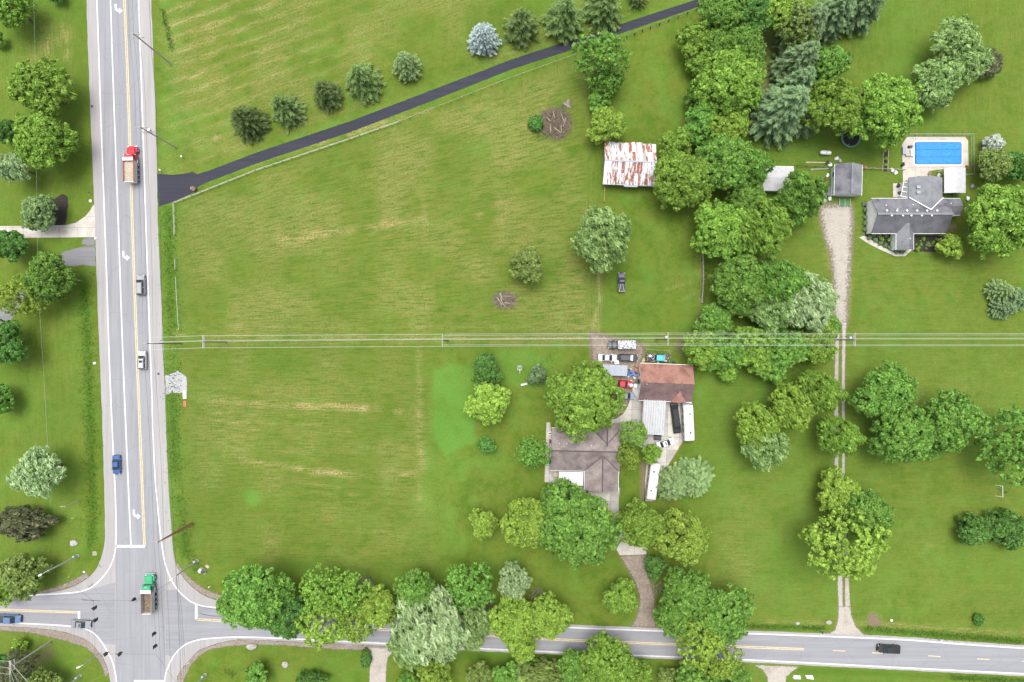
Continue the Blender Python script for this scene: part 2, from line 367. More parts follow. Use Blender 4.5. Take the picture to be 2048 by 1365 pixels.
# long dark grass in ditches and verges, darker grass beside some trees
for pts, wd, k in [([(168,560),(176,700),(183,880),(186,1040),(176,1120)],9,.75),([(195,560),(203,760),(207,1000)],5,.4),([(338,420),(340,660)],9,.5),([(345,800),(352,960)],9,.6),([(362,1000),(372,1110)],10,.6),([(1500,1254),(1650,1258)],5,.5),([(1720,1258),(2048,1284)],6,.7),
                   ([(560,1130),(1000,1150)],18,.45),([(900,1310),(1300,1330)],14,.6),([(1600,1340),(2048,1362)],6,.6),([(60,300),(150,330)],30,.3),([(1076,245),(1065,255),(1085,275)],9,.5)]:
    deep += k*stroke(X, Y, pts, wd)
deep += .3*np.clip((n3-.5)*2, 0, 1)
# bare earth
for nm, wd, k in (('GRAVEL_E',16,.8),('TRACK_L',4,.6),('TRACK_R',4,.6),('TRACK_FLARE',8,.7),('BROWN',8,.8),('YARD',14,.9),('SD',5,.6),('SD2',5,.6)): dirt += k*soft(X, Y, GRAV[nm], wd)
dirt += .35*np.clip(soft(X, Y, ROAD, 5), 0, 1)
for x, y, rx, ry, k in [(1745,1238,14,14,1.0),(1758,1248,18,6,.7),(1385,120,12,16,.7),(1378,215,8,30,.5),(1190,170,12,16,.6),(1010,600,24,17,.6),(1108,247,40,36,.55),(1327,345,8,40,.5),(1330,690,22,10,.5),(1360,690,10,25,.6),(1190,190,10,14,.5),(1330,1150,22,30,.5),
                        (1050,1160,40,20,.35),(980,1215,20,25,.5),(650,1215,200,20,.35),(1480,400,60,70,.6),(1560,190,60,120,.7),(1480,110,60,120,.5),(1840,150,10,25,.5),(1905,455,16,10,.9),(1500,690,140,50,.5),(1335,1000,30,30,.5),(1345,930,16,22,.6),(1290,940,7,60,.6),
                        (12,262,20,16,.4),(1658,1245,9,5,.8),(1596,1245,7,4,.7),(370,800,5,22,.5),(335,1000,4,200,.15),(1400,640,10,30,.5),(648,217,14,6,.8),(85,1310,40,30,.6),(1130,1000,60,40,.4)]:
    dirt += k*spot(X, Y, x, y, rx, ry)*(.5+n2)
dirt += .8*soft(X, Y, [(1268,1250),(1262,940),(1285,880),(1278,880)], 3)*0
dirt += .7*stroke(X, Y, [(1284,930),(1282,1010)], 5) + .5*stroke(X, Y, [(1405,510),(1402,605)], 4) + .5*stroke(X,Y,[(1203,300),(1205,370),(1303,378)],4)
cov = np.stack([np.clip(a, 0, 1) for a in (dry, lush, dirt, deep)], -1)
nvx, nvy = len(xs), len(ys)
me = bpy.data.meshes.new('ground'); N = nvx*nvy
co = np.stack([GX, GY, np.zeros_like(GX)], -1).reshape(-1, 3).astype(np.float32)
ii, jj = np.meshgrid(np.arange(nvx-1), np.arange(nvy-1)); a0 = (jj*nvx+ii).ravel()
quads = np.stack([a0, a0+1, a0+nvx+1, a0+nvx], -1).astype(np.int32); nq = len(quads)
me.vertices.add(N); me.vertices.foreach_set('co', co.ravel()); me.loops.add(nq*4); me.loops.foreach_set('vertex_index', quads.ravel())
me.polygons.add(nq); me.polygons.foreach_set('loop_start', np.arange(0, nq*4, 4, dtype=np.int32)); me.update(calc_edges=True)
at = me.attributes.new('cover', 'FLOAT_COLOR', 'POINT'); at.data.foreach_set('color', cov.reshape(-1).astype(np.float32))
at = me.attributes.new('mow', 'FLOAT_VECTOR', 'POINT'); at.data.foreach_set('vector', np.stack([U, V, mowamp], -1).reshape(-1).astype(np.float32))
gm, t = newmat('mown_grass', .95, 0, .05)
ac = t.n('ShaderNodeAttribute', attribute_name='cover'); am = t.n('ShaderNodeAttribute', attribute_name='mow')
sep = t.n('ShaderNodeSeparateColor'); t.l(ac.outputs['Color'], sep.inputs[0]); cdry, clush, cdirt, cdeep = sep.outputs[0], sep.outputs[1], sep.outputs[2], ac.outputs['Alpha']
sm = t.n('ShaderNodeSeparateXYZ'); t.l(am.outputs['Vector'], sm.inputs[0]); amp = sm.outputs[2]
cmb = t.n('ShaderNodeCombineXYZ'); t.l(sm.outputs[0], cmb.inputs[0]); t.l(sm.outputs[1], cmb.inputs[1])
obj = t.tc.outputs['Object']
big = t.noise(obj, .035, 4, .6); mid = t.noise(obj, .22, 4, .65, .6); fine = t.noise(obj, 2.2, 3, .7); tiny = t.noise(obj, 6.5, 2, .7)
streak = t.noise(t.mapped((1.1,.035,1), src=cmb.outputs[0]), 1.0, 3, .7); streak2 = t.noise(t.mapped((3.6,.22,1), src=cmb.outputs[0]), 1.0, 3, .75)
GA, GB, GY_, GD = (.076,.132,.016), (.106,.160,.022), (.146,.160,.034), (.052,.110,.012)
c = t.mix(t.ramp(big, .3, .7), GA, GB)
c = t.mix(t.ramp(mid, .35, .75, 0, .5), c, GY_)
mid2 = t.noise(obj, .7, 3, .7)
c = t.mix(t.ramp(mid2, .52, .72, 0, .45), c, (.16,.16,.04)); c = t.mix(t.ramp(mid2, .48, .3, 0, .5), c, GD)
c = t.mix(t.ramp(mid, .5, .25, 0, .6), c, GD)
sk = t.math('MULTIPLY', t.ramp(streak, .36, .62), amp)
c = t.mix(t.math('MULTIPLY', sk, .45), c, (.155,.158,.040))
c = t.mix(t.math('MULTIPLY', t.math('MULTIPLY', t.ramp(streak2, .55, .35), amp), .65), c, GD)
c = t.mix(t.math('MULTIPLY', clush, t.ramp(mid, .2, .6, .55, 1)), c, (.098,.215,.036))
c = t.mix(t.math('MULTIPLY', cdeep, t.ramp(fine, .25, .6, .5, 1)), c, (.05,.115,.012))
dn = t.math('MULTIPLY', cdry, t.ramp(t.math('ADD', t.math('MULTIPLY', streak2, .6), t.math('MULTIPLY', fine, .4)), .42, .58))
c = t.mix(dn, c, (.34,.265,.13))
en = t.ramp(t.math('ADD', cdirt, t.math('MULTIPLY', t.math('SUBTRACT', fine, .5), 1.1)), .38, .85)
c = t.mix(en, c, t.mix(tiny, (.10,.075,.05), (.24,.19,.13)))
c = t.mix(t.ramp(fine, .3, .72, .45, 0), c, t.mix(1.0, c, (.5,.55,.45), 'MULTIPLY'))
c = t.mix(t.ramp(tiny, .45, .8, 0, .6), c, t.mix(1.0, c, (1.7,1.6,1.5), 'MULTIPLY'))
t.l(c, t.b.inputs['Base Color'])
t.bump(t.math('ADD', t.math('MULTIPLY', fine, .6), t.math('MULTIPLY', tiny, .4)), .55, .18)
me.materials.append(gm)
ground = link(bpy.data.objects.new('ground', me)); tag(ground, 'mown green grass ground with dry straw swathes and mowing stripes', kind='structure')

# ---------------------------------------------------------------- roads, drives, paths
def asphalt(name, col, dirx, dark=.72, speck=.25, crack=True):
    m, t = newmat(name, .9, 0, .2)
    v = t.mapped((1,.025,1) if not dirx else (.025,1,1), R(-2.4) if not dirx else R(2.7))
    st = t.noise(v, 1.3, 4, .65); st2 = t.noise(v, 5, 2, .6); blot = t.noise(t.tc.outputs['Object'], .12, 4, .6); sp = t.noise(t.tc.outputs['Object'], 9, 2, .8)
    c = t.mix(t.ramp(st, .3, .7), tuple(x*dark for x in col), tuple(x*1.1 for x in col))
    c = t.mix(t.ramp(st2, .35, .65, 0, .3), c, tuple(x*1.2 for x in col))
    c = t.mix(t.ramp(blot, .35, .7, 0, .35), c, tuple(x*.82 for x in col))
    c = t.mix(t.ramp(sp, .35, .75, speck, 0), c, tuple(x*.7 for x in col))
    if crack:
        vo = t.n('ShaderNodeTexVoronoi', feature='DISTANCE_TO_EDGE'); vo.inputs['Scale'].default_value = .11
        wr = t.n('ShaderNodeVectorMath', operation='ADD'); nz = t.n('ShaderNodeTexNoise'); nz.inputs['Scale'].default_value = .5
        t.l(t.tc.outputs['Object'], nz.inputs['Vector']); t.l(t.tc.outputs['Object'], wr.inputs[0]); t.l(nz.outputs['Color'], wr.inputs[1]); t.l(wr.outputs[0], vo.inputs['Vector'])
        t.l(c, t.b.inputs['Base Color']); c = t.mix(t.ramp(vo.outputs[0], .003, .008, .22, 0), c, tuple(x*.45 for x in col))
    t.l(c, t.b.inputs['Base Color']); t.bump(sp, .25, .02); return m
M['shoulder'] = asphalt('shoulder_asphalt', (.30,.289,.288), False, .82, .2, False)
M['lane'] = asphalt('lane_asphalt', (.242,.246,.264), False, .78, .25)
M['lanex'] = asphalt('cross_lane_asphalt', (.236,.24,.258), True, .78, .25)
M['blacktop'] = asphalt('dark_sealed_asphalt', (.042,.043,.058), True, .55, .45, False)
M['oldasph'] = asphalt('old_grey_asphalt', (.2,.2,.21), True, .6, .5)
M['lw'] = mat('white_road_paint', (.56,.56,.56), .8, .12, 3, grime=(.27,.27,.28), gscale=1.5, gamt=.6, world=True)
M['ly'] = mat('faded_yellow_road_paint', (.55,.45,.24), .8, .15, 2, grime=(.3,.28,.25), gscale=1.2, gamt=.6, world=True)
M['gravel'] = mat('pale_crushed_stone', (.335,.31,.27), .95, .16, 2.5, grime=(.22,.19,.15), gscale=.35, gamt=.6, bump=.6, world=True)
M['wgravel'] = mat('white_crushed_stone', (.33,.33,.34), .95, .2, 3, bump=.6, world=True)
M['bgravel'] = mat('brown_dirt_gravel', (.215,.18,.145), .95, .3, 2, grime=(.11,.09,.07), gscale=.35, gamt=.55, bump=.6, world=True)
M['verge'] = mat('gravel_verge', (.2,.165,.14), .95, .3, 2.5, grime=(.27,.25,.23), gscale=.4, gamt=.6, bump=.5, world=True)
M['mulch'] = mat('dark_bark_mulch', (.035,.027,.024), .95, .5, 5, bump=.8, world=True)
def soft_edge(m):
    """stone thins out into grass at its rim: cover attribute against noise"""
    m2 = m.copy(); m2.name = m.name+'_thinning'; nt_ = m2.node_tree; n_ = nt_.nodes
    at = n_.new('ShaderNodeAttribute'); at.attribute_name = 'edge'; g = n_.new('ShaderNodeNewGeometry'); nz = n_.new('ShaderNodeTexNoise'); nz.inputs['Scale'].default_value = 1.6; nz.inputs['Detail'].default_value = 5; nz.inputs['Roughness'].default_value = .8
    nt_.links.new(g.outputs['Position'], nz.inputs['Vector']); a = n_.new('ShaderNodeMath'); a.operation = 'ADD'; nt_.links.new(at.outputs['Fac'], a.inputs[0]); nt_.links.new(nz.outputs[0], a.inputs[1])
    r = n_.new('ShaderNodeMapRange'); r.inputs[1].default_value = .93; r.inputs[2].default_value = 1.15; nt_.links.new(a.outputs[0], r.inputs[0])
    tr = n_.new('ShaderNodeBsdfTransparent'); mx = n_.new('ShaderNodeMixShader'); nt_.links.new(r.outputs[0], mx.inputs[0]); nt_.links.new(tr.outputs[0], mx.inputs[1]); nt_.links.new(n_['Principled BSDF'].outputs[0], mx.inputs[2]); nt_.links.new(mx.outputs[0], n_['Material Output'].inputs['Surface'])
    return m2
_se = {}
def soft_struct(name, poly, z, m, label, wd=1.2, cell=.35):
    pl = poly_m(poly); bx = [p[0] for p in pl]; by = [p[1] for p in pl]
    gx = np.arange(min(bx)-wd, max(bx)+wd+cell, cell); gy = np.arange(min(by)-wd, max(by)+wd+cell, cell); A, B = np.meshgrid(gx, gy)
    d = np.full(A.shape, 1e9)
    for i in range(len(pl)): d = np.minimum(d, seg_d(A, B, pl[i], pl[(i+1) % len(pl)]))
    sd = np.where(inside(A, B, pl), d, -d); e = np.clip(.5+sd/(2*wd), 0, 1); nx_ = len(gx)
    ok = e > .02; idx = -np.ones(A.size, int); fs = []; ok2 = np.maximum.reduce([ok[:-1,:-1], ok[1:,:-1], ok[:-1,1:], ok[1:,1:]])
    js, is_ = np.nonzero(ok2); a0 = js*nx_+is_; q = np.stack([a0, a0+1, a0+nx_+1, a0+nx_], 1); used = np.unique(q); idx[used] = np.arange(len(used)); q = idx[q]
    me = bpy.data.meshes.new(name); me.from_pydata(np.stack([A.ravel()[used], B.ravel()[used], np.full(len(used), z)], 1).tolist(), [], q.tolist())
    at = me.attributes.new('edge', 'FLOAT', 'POINT'); at.data.foreach_set('value', e.ravel()[used].astype(np.float32))
    if m.name not in _se: _se[m.name] = soft_edge(m)
    me.materials.append(_se[m.name]); return tag(link(bpy.data.objects.new(name, me)), label, kind='structure')
def struct(name, poly, z, m, label, rag=0, step=.8, seed=1):
    pl = poly_m(poly)
    if rag: pl = ragged(pl, step, rag, seed)
    return tag(MB().sheet(pl, z).flat(name, m), label, kind='structure')
for i, (v, lb) in enumerate(((VERGE_SW,'brown gravel verge at the south west corner of the crossroads'),(VERGE_SE,'brown gravel verge along the south east road edge'),(VERGE_NE,'gravel strip at the north east corner of the crossroads'),(VERGE_NW,'gravel strip at the north west corner of the crossroads'))):
    soft_struct('gravel_verge', v, .004+.001*i, M['verge'], lb, .6, .3)
road = struct('road', ROAD, .010, M['shoulder'], 'wide pale grey asphalt road and crossroads', .06, 1.2)
# lanes: N-S carriageway and the cross road
lane_ns = [p for p in LINE_W if p[1] < 1100] + [(231,1130),(231,1365),(236,1440),(328,1440),(330,1365),(330,1120)] + [p for p in LINE_E if p[1] < 1110][::-1]
MB().sheet(poly_m(lane_ns), .014).flat('lane_surface', M['lane'], road)
ew_top = [(-90,1202),(20,1193),(117,1188),(163,1183),(229,1160)]
MB().sheet(poly_m([(-90,1202),(20,1193),(117,1188),(163,1184),(230,1165),(230.5,1290),(205,1287),(180,1262),(143,1253),(40,1247),(-90,1243)]), .0145).flat('lane_surface', M['lanex'], road)
MB().sheet(poly_m([(331,1180),(353,1180)] + [p for p in LINE_E if p[0] > 356] + [p for p in LINE_SE[::-1] if p[0] > 345] + [(331,1310)]), .0145).flat('lane_surface', M['lanex'], road)
def line(pts, wd, m, nm='lane_line', z=.022): return MB().ribbon(poly_m(pts), wd, z).flat(nm, m, road)
for pl in (LINE_W, LINE_2, LINE_E, LINE_SW, LINE_SE): line(pl, .30, M['lw'])
def off(pts, d): return [(x+d, y) for x, y in pts]
line(off(LINE_Y, -1.6), .2, M['ly']); line(off(LINE_Y, 1.6), .2, M['ly'])
for d in (-1.5, 1.5):
    line([(x, y+d) for x, y in YEL_W], .18, M['ly']); line([(x, y+d) for x, y in YEL_E], .18, M['ly'])
for a, b in DASH: line([a, b], .2, M['ly'])
for a, b in (((231.5,1093),(290,1093)), ((268,1363),(328,1363)), ((158,1223),(158,1241)), ((392.5,1208),(392.5,1239))): line([a, b], .6, M['lw'], 'stop_bar')
arrow = [(-.85,1.25),(-.85,.35),(-.75,-.1),(-.45,-.45),(0,-.62),(.15,-.62),(.15,-1.15),(.95,-.35),(.15,.35),(.15,-.1),(-.15,-.02),(-.35,.25),(-.4,1.25)]
for ax, ay in ((237,19),(252,513),(273,1030)):
    x, y = P(ax, ay); MB().sheet([(x+a*1.05, y+b*1.0) for a, b in arrow], .022).flat('turn_arrow', M['lw'], road)
# sealed cracks and stains on the crossroads
M['seal'] = mat('tar_crack_seal', (.05,.05,.055), .8, .3, 4)
rg = random.Random(8)
for pts in ([(166,1201),(200,1202)],[(163,1199),(188,1203)],[(285,1190),(270,1206)],[(186,1168),(176,1176)],[(197,1128),(203,1136)],[(392,1213),(470,1222)],[(400,1228),(455,1236)],[(315,1180),(345,1160)]):
    a, b = pts; pp = [(a[0]+(b[0]-a[0])*i/6+rg.uniform(-1,1), a[1]+(b[1]-a[1])*i/6+rg.uniform(-1,1)) for i in range(7)]
    line(pp, rg.uniform(.06,.16), M['seal'], 'crack_seal', .019)
soft_struct('black_driveway', BLACK_DRIVE, .008, M['blacktop'], 'long narrow black asphalt driveway running diagonally past the spruces', .22, .22)
struct('asphalt_patch', WEST_PATCH, .007, M['oldasph'], 'small dark asphalt patch between the two west driveways', .2, .5)
struct('asphalt_driveway', WEST_DRIVE2, .006, M['oldasph'], 'old cracked grey asphalt driveway curving west under a tree', .15, .8)
soft_struct('gravel_pad', WHITE_PAD, .012, M['wgravel'], 'white crushed stone pad beside the road', 0.35)
soft_struct('gravel_yard', GRAVEL_YARD, .004, M['bgravel'], 'brown gravel parking yard beside the red roofed garage', 1.6)
soft_struct('brown_driveway', BROWN_DRIVE, .005, M['bgravel'], 'brown gravel driveway from the house to the road', 0.8)
soft_struct('gravel_driveway', GRAVEL_E, .005, M['gravel'], 'wide pale gravel driveway in front of the grey garage', 2.8)
soft_struct('wheel_track', TRACK_L, .006, M['gravel'], 'left gravel wheel track of the long east driveway', 0.45)
soft_struct('wheel_track', TRACK_R, .006, M['gravel'], 'right gravel wheel track of the long east driveway', 0.45)
soft_struct('gravel_apron', TRACK_FLARE, .007, M['gravel'], 'gravel apron where the twin tracks meet the road', 0.6)
soft_struct('south_driveway', SOUTH_DRIVE, .0075, M['gravel'], 'pale gravel driveway south of the road', 0.5)
soft_struct('south_driveway', SOUTH_DRIVE2, .0075, M['gravel'], 'second gravel driveway south of the road', 0.5)
struct('mulch_bed', MULCH_NW, .006, M['mulch'], 'dark crescent mulch bed beside the west concrete drive', .08, .5)
struct('grass_path', [(1192,668),(1199,640),(1203,600),(1206,600),(1204,640),(1200,668)], .003, M['bgravel'], 'worn path', .3, .5) if False else None
def clip_cell(poly, x0, x1, y0, y1):
    for ax, v, sgn in ((0,x0,1),(0,x1,-1),(1,y0,1),(1,y1,-1)):
        out = []
        for i in range(len(poly)):
            a, b = poly[i-1], poly[i]; ia, ib = sgn*(a[ax]-v) >= 0, sgn*(b[ax]-v) >= 0
            if ia != ib:
                tt = (v-a[ax])/(b[ax]-a[ax]); out.append((a[0]+tt*(b[0]-a[0]), a[1]+tt*(b[1]-a[1])))
            if ib: out.append(b)
        poly = out
        if len(poly) < 3: return None
    return poly
def slabs(name, poly, cell, z, m1, m2, label, rot=0, gap=.05, seed=3):
    """concrete laid in separate slabs with open joints over a darker bed"""
    rng = random.Random(seed); pl = poly_m(poly)
    base = tag(MB().sheet(pl, z).flat(name, M['mulch'] if False else M['jointm']), label, kind='structure')
    c, s = math.cos(rot), math.sin(rot); q = [(x*c+y*s, -x*s+y*c) for x, y in pl]
    x0, y0 = min(p[0] for p in q), min(p[1] for p in q); x1, y1 = max(p[0] for p in q), max(p[1] for p in q)
    nx, ny = max(1, round((x1-x0)/cell[0])), max(1, round((y1-y0)/cell[1])); sx, sy = (x1-x0)/nx, (y1-y0)/ny
    for i in range(nx):
        for j in range(ny):
            cc = clip_cell(q, x0+i*sx+gap/2, x0+(i+1)*sx-gap/2, y0+j*sy+gap/2, y0+(j+1)*sy-gap/2)
            if not cc: continue
            ar = abs(sum(cc[k-1][0]*cc[k][1]-cc[k][0]*cc[k-1][1] for k in range(len(cc))))/2
            if ar < .25: continue
            dd = []
            for p in cc:
                if not dd or math.hypot(p[0]-dd[-1][0], p[1]-dd[-1][1]) > .02: dd.append(p)
            MB().prism([(x*c-y*s, x*s+y*c) for x, y in dd], z+.001, z+.02+rng.uniform(0,.008)).build('slab', m1 if rng.random() < .7 else m2, base)
    return base
M['jointm'] = mat('joint_dirt', (.12,.10,.075), .95, .3, 4)
slabs('concrete_driveway', WEST_DRIVE, (4.5,3.2), .009, M['concrete'], M['concrete'], 'pale concrete driveway on the west side of the road')
slabs('concrete_driveway', HOUSE_DRIVE, (3,3), .006, M['concrete'], M['slab2'], 'concrete driveway in front of the brown roofed house')
slabs('concrete_yard', YARD_SLAB, (3,3), .008, M['concrete'], M['slab2'], 'pale concrete yard slab around the carport and limousine', R(-2))
slabs('concrete_walk', WEST_WALK, (1.5,2), .006, M['concrete'], M['slab2'], 'concrete walk along the west side of the house')
slabs('patio', PATIO_SW, (2,2), .007, M['slab2'], M['concrete'], 'concrete patio under the white awning')
# ---------------------------------------------------------------- trees
def leafmat(name, ca, cb, transl=.22):
    m, t = newmat(name, .75, 0, .15)
    at = t.n('ShaderNodeAttribute', attribute_name='var'); oi = t.n('ShaderNodeObjectInfo')
    c = t.mix(at.outputs['Fac'], ca, cb)
    h = t.n('ShaderNodeHueSaturation'); t.l(c, h.inputs['Color'])
    t.l(t.ramp(oi.outputs['Random'], 0, 1, .499, .514), h.inputs['Hue']); t.l(t.ramp(oi.outputs['Random'], 0, 1, .86, 1.14), h.inputs['Value'])
    t.l(h.outputs[0], t.b.inputs['Base Color'])
    tr = t.n('ShaderNodeBsdfTranslucent'); t.l(h.outputs[0], tr.inputs[0]); mx = t.n('ShaderNodeMixShader'); mx.inputs[0].default_value = transl
    out = t.t.nodes['Material Output']; t.l(t.b.outputs[0], mx.inputs[1]); t.l(tr.outputs[0], mx.inputs[2]); t.l(mx.outputs[0], out.inputs['Surface'])
    return m
LM = dict(
 mid=leafmat('leaf_mid_green', (.040,.100,.013), (.235,.415,.075)),
 bright=leafmat('leaf_bright_green', (.056,.120,.013), (.30,.47,.075)),
 yellow=leafmat('leaf_yellow_green', (.080,.150,.015), (.37,.52,.085)),
 deep=leafmat('leaf_deep_green', (.029,.080,.014), (.165,.335,.072)),
 silver=leafmat('leaf_silver_green', (.115,.205,.048), (.50,.62,.33)),
 pale=leafmat('leaf_pale_willow', (.080,.160,.030), (.38,.53,.19)),
 olive=leafmat('leaf_olive', (.060,.105,.018), (.31,.41,.11)),
 pine=leafmat('needle_grey_green', (.042,.085,.030), (.235,.335,.155)),
 spruce=leafmat('needle_dark_green', (.022,.046,.013), (.15,.21,.065)),
 spruce2=leafmat('needle_mid_green', (.030,.066,.016), (.20,.28,.085)),
 blue=leafmat('needle_blue', (.15,.23,.22), (.50,.60,.59)),
 sage=leafmat('needle_sage', (.060,.115,.034), (.30,.42,.165)),
 dusk=leafmat('leaf_dusky_purple', (.045,.058,.028), (.20,.21,.105)),
 white=leafmat('leaf_white_blossom', (.24,.31,.20), (.68,.72,.65)))
M['bark'] = mat('grey_brown_bark', (.13,.105,.085), .9, .35, 3, stretch=(4,4,.7))
M['twig'] = mat('bare_grey_twig', (.27,.235,.21), .9, .3, 3)
def leaf_mesh(name, pos, nrm, along, size, aspect, var, rng):
    """one diamond leaf spray per point; pos,nrm,along (n,3)"""
    n = len(pos); nrm = nrm/np.linalg.norm(nrm, axis=1, keepdims=True)
    a = along - nrm*(along*nrm).sum(1, keepdims=True); a /= np.linalg.norm(a, axis=1, keepdims=True)+1e-9
    b = np.cross(nrm, a); s = size[:,None]
    v = np.stack([pos - a*s*aspect*.5, pos + b*s*.42 + nrm*s*.06, pos + a*s*aspect*.5, pos - b*s*.42 + nrm*s*.06], 1).reshape(-1, 3).astype(np.float32)
    me = bpy.data.meshes.new(name); me.vertices.add(4*n); me.vertices.foreach_set('co', v.ravel())
    me.loops.add(4*n); me.loops.foreach_set('vertex_index', np.arange(4*n, dtype=np.int32)); me.polygons.add(n); me.polygons.foreach_set('loop_start', np.arange(0, 4*n, 4, dtype=np.int32))
    me.update(calc_edges=True)
    at = me.attributes.new('var', 'FLOAT', 'FACE'); at.data.foreach_set('value', np.clip(var, 0, 1).astype(np.float32))
    return me
def rdir(rng, n):
    v = rng.normal(size=(n,3)); return v/np.linalg.norm(v, axis=1, keepdims=True)
def crown(seed, Rr, h, nl=9, clump=.75, per=34, leaf=.42, style='round', dens=1.0):
    rng = np.random.default_rng(seed)
    zc, rz = h*.60, h*.40
    L = [(0, 0, zc+rz*.10, Rr*.52, rz*.80)]
    for i in range(nl):
        an = 2*math.pi*(i+rng.uniform(-.35,.35))/nl; q = rng.uniform(.42,.70)*Rr
        lr = Rr*rng.uniform(.24,.40) if style != 'loose' else Rr*rng.uniform(.22,.42)
        L.append((q*math.cos(an), q*math.sin(an), zc + rz*rng.uniform(-.35,.32), lr, lr*rng.uniform(.75,1.05)))
    for i in range(nl//2):
        an = rng.uniform(0, 6.28); q = rng.uniform(.1,.45)*Rr; lr = Rr*rng.uniform(.2,.32)
        L.append((q*math.cos(an), q*math.sin(an), zc + rz*rng.uniform(.35,.68), lr, lr*.9))
    if style == 'loose':
        for i in range(5):
            an = rng.uniform(0, 6.28); q = rng.uniform(.7,.95)*Rr; L.append((q*math.cos(an), q*math.sin(an), zc+rz*rng.uniform(-.4,.1), Rr*rng.uniform(.12,.2), Rr*.14))
    L = np.array(L); cen = []; nor = []
    for i, l in enumerate(L):
        k = int(dens*4*math.pi*l[3]*l[3]/(clump*clump*1.15)*.62)+6
        d = rdir(rng, k); d[:,2] = np.where(d[:,2] < -.45, -d[:,2], d[:,2])
        p = l[:3] + d*np.array([l[3], l[3], l[4]])*(1+rng.normal(0,.11,(k,1)))
        ok = np.ones(k, bool)
        for j, o in enumerate(L):
            if j != i: ok &= (((p-o[:3])/np.array([o[3],o[3],o[4]]))**2).sum(1) > .72
        cen.append(p[ok]); nor.append(d[ok])
    cen, nor = np.concatenate(cen), np.concatenate(nor); nc = len(cen)
    tip = rng.random(nc) < (.14 if style != 'loose' else .28); cen = cen + nor*np.where(tip, rng.uniform(.3,1.15,nc)*Rr*.13, 0)[:,None]
    cs = clump*rng.uniform(.5,1.3,nc); cv = rng.uniform(0,1,nc)
    idx = np.repeat(np.arange(nc), per); n = len(idx)
    d = rdir(rng, n); d = d + nor[idx]*.75 + np.array([0,0,.35]); d /= np.linalg.norm(d, axis=1, keepdims=True)
    pos = cen[idx] + d*(cs[idx]*rng.uniform(.35,1.0,n)**.6)[:,None]
    nr = d*.8 + np.array([0,0,.45]) + rng.normal(0,.42,(n,3)); al = rng.normal(size=(n,3))
    asp = 1.35
    if style == 'silver':       # wind-turned long leaves
        wd = np.array([.55,-.8,.1]); al = rng.normal(0,.35,(n,3)) + wd; asp = 3.0; nr = d*.5 + np.array([0,0,.4]) + rng.normal(0,.5,(n,3))
    if style == 'willow':
        al = nor[idx]*.6 + np.array([0,0,-.6]) + rng.normal(0,.35,(n,3)); asp = 3.0
    var = cv[idx]*.40 + rng.uniform(0,1,n)**1.5*.75
    # inner fill, coloured darker so the gaps between clumps look shaded
    ni = int(n*(.14 if style != 'loose' else .05)); ch = rng.integers(0, len(L), ni); q = rdir(rng, ni)*(rng.uniform(.2,.85,ni)[:,None])
    pi = L[ch,:3] + q*np.stack([L[ch,3],L[ch,3],L[ch,4]],1)
    pos = np.concatenate([pos, pi]); nr = np.concatenate([nr, rdir(rng,ni)+[0,0,.4]]); al = np.concatenate([al, rng.normal(size=(ni,3))]); var = np.concatenate([var, rng.uniform(0,.5,ni)])
    sz = leaf*np.clip(rng.lognormal(-.05,.38,len(pos)),.4,2.0)
    return leaf_mesh('crown', pos, nr, al, sz, asp, var, rng), L
def trunk_mesh(seed, h, r0, L):
    rng = random.Random(seed); mb = MB(); p = Vector((0,0,-.1)); top = Vector((rng.uniform(-.2,.2), rng.uniform(-.2,.2), h*.42))
    mid = Vector((rng.uniform(-.15,.15), rng.uniform(-.15,.15), h*.2))
    mb.cyl(p, Vector((0,0,.35)), r0*1.35, r0*1.02, 9); mb.cyl(Vector((0,0,.3)), mid, r0*1.02, r0*.85, 9); mb.cyl(mid, top, r0*.85, r0*.6, 9)
    mb.cyl(top, (L[0][0], L[0][1], L[0][2]+.3*L[0][4]), r0*.55, r0*.12, 7)
    for l in L[1:10]:
        e = Vector(l[:3]); s = mid.lerp(top, rng.uniform(.2,1)); m = s.lerp(e, .5) + Vector((0,0,-.25))
        mb.cyl(s, m, r0*.36, r0*.22, 6); mb.cyl(m, e, r0*.22, r0*.06, 6)
        for _ in range(3):
            q = e + Vector((rng.uniform(-1,1), rng.uniform(-1,1), rng.uniform(-.2,1)))*l[3]*.7; mb.cyl(m.lerp(e,.5), q, r0*.1, r0*.03, 4)
    return mb.mesh('trunk', M['bark'], True)
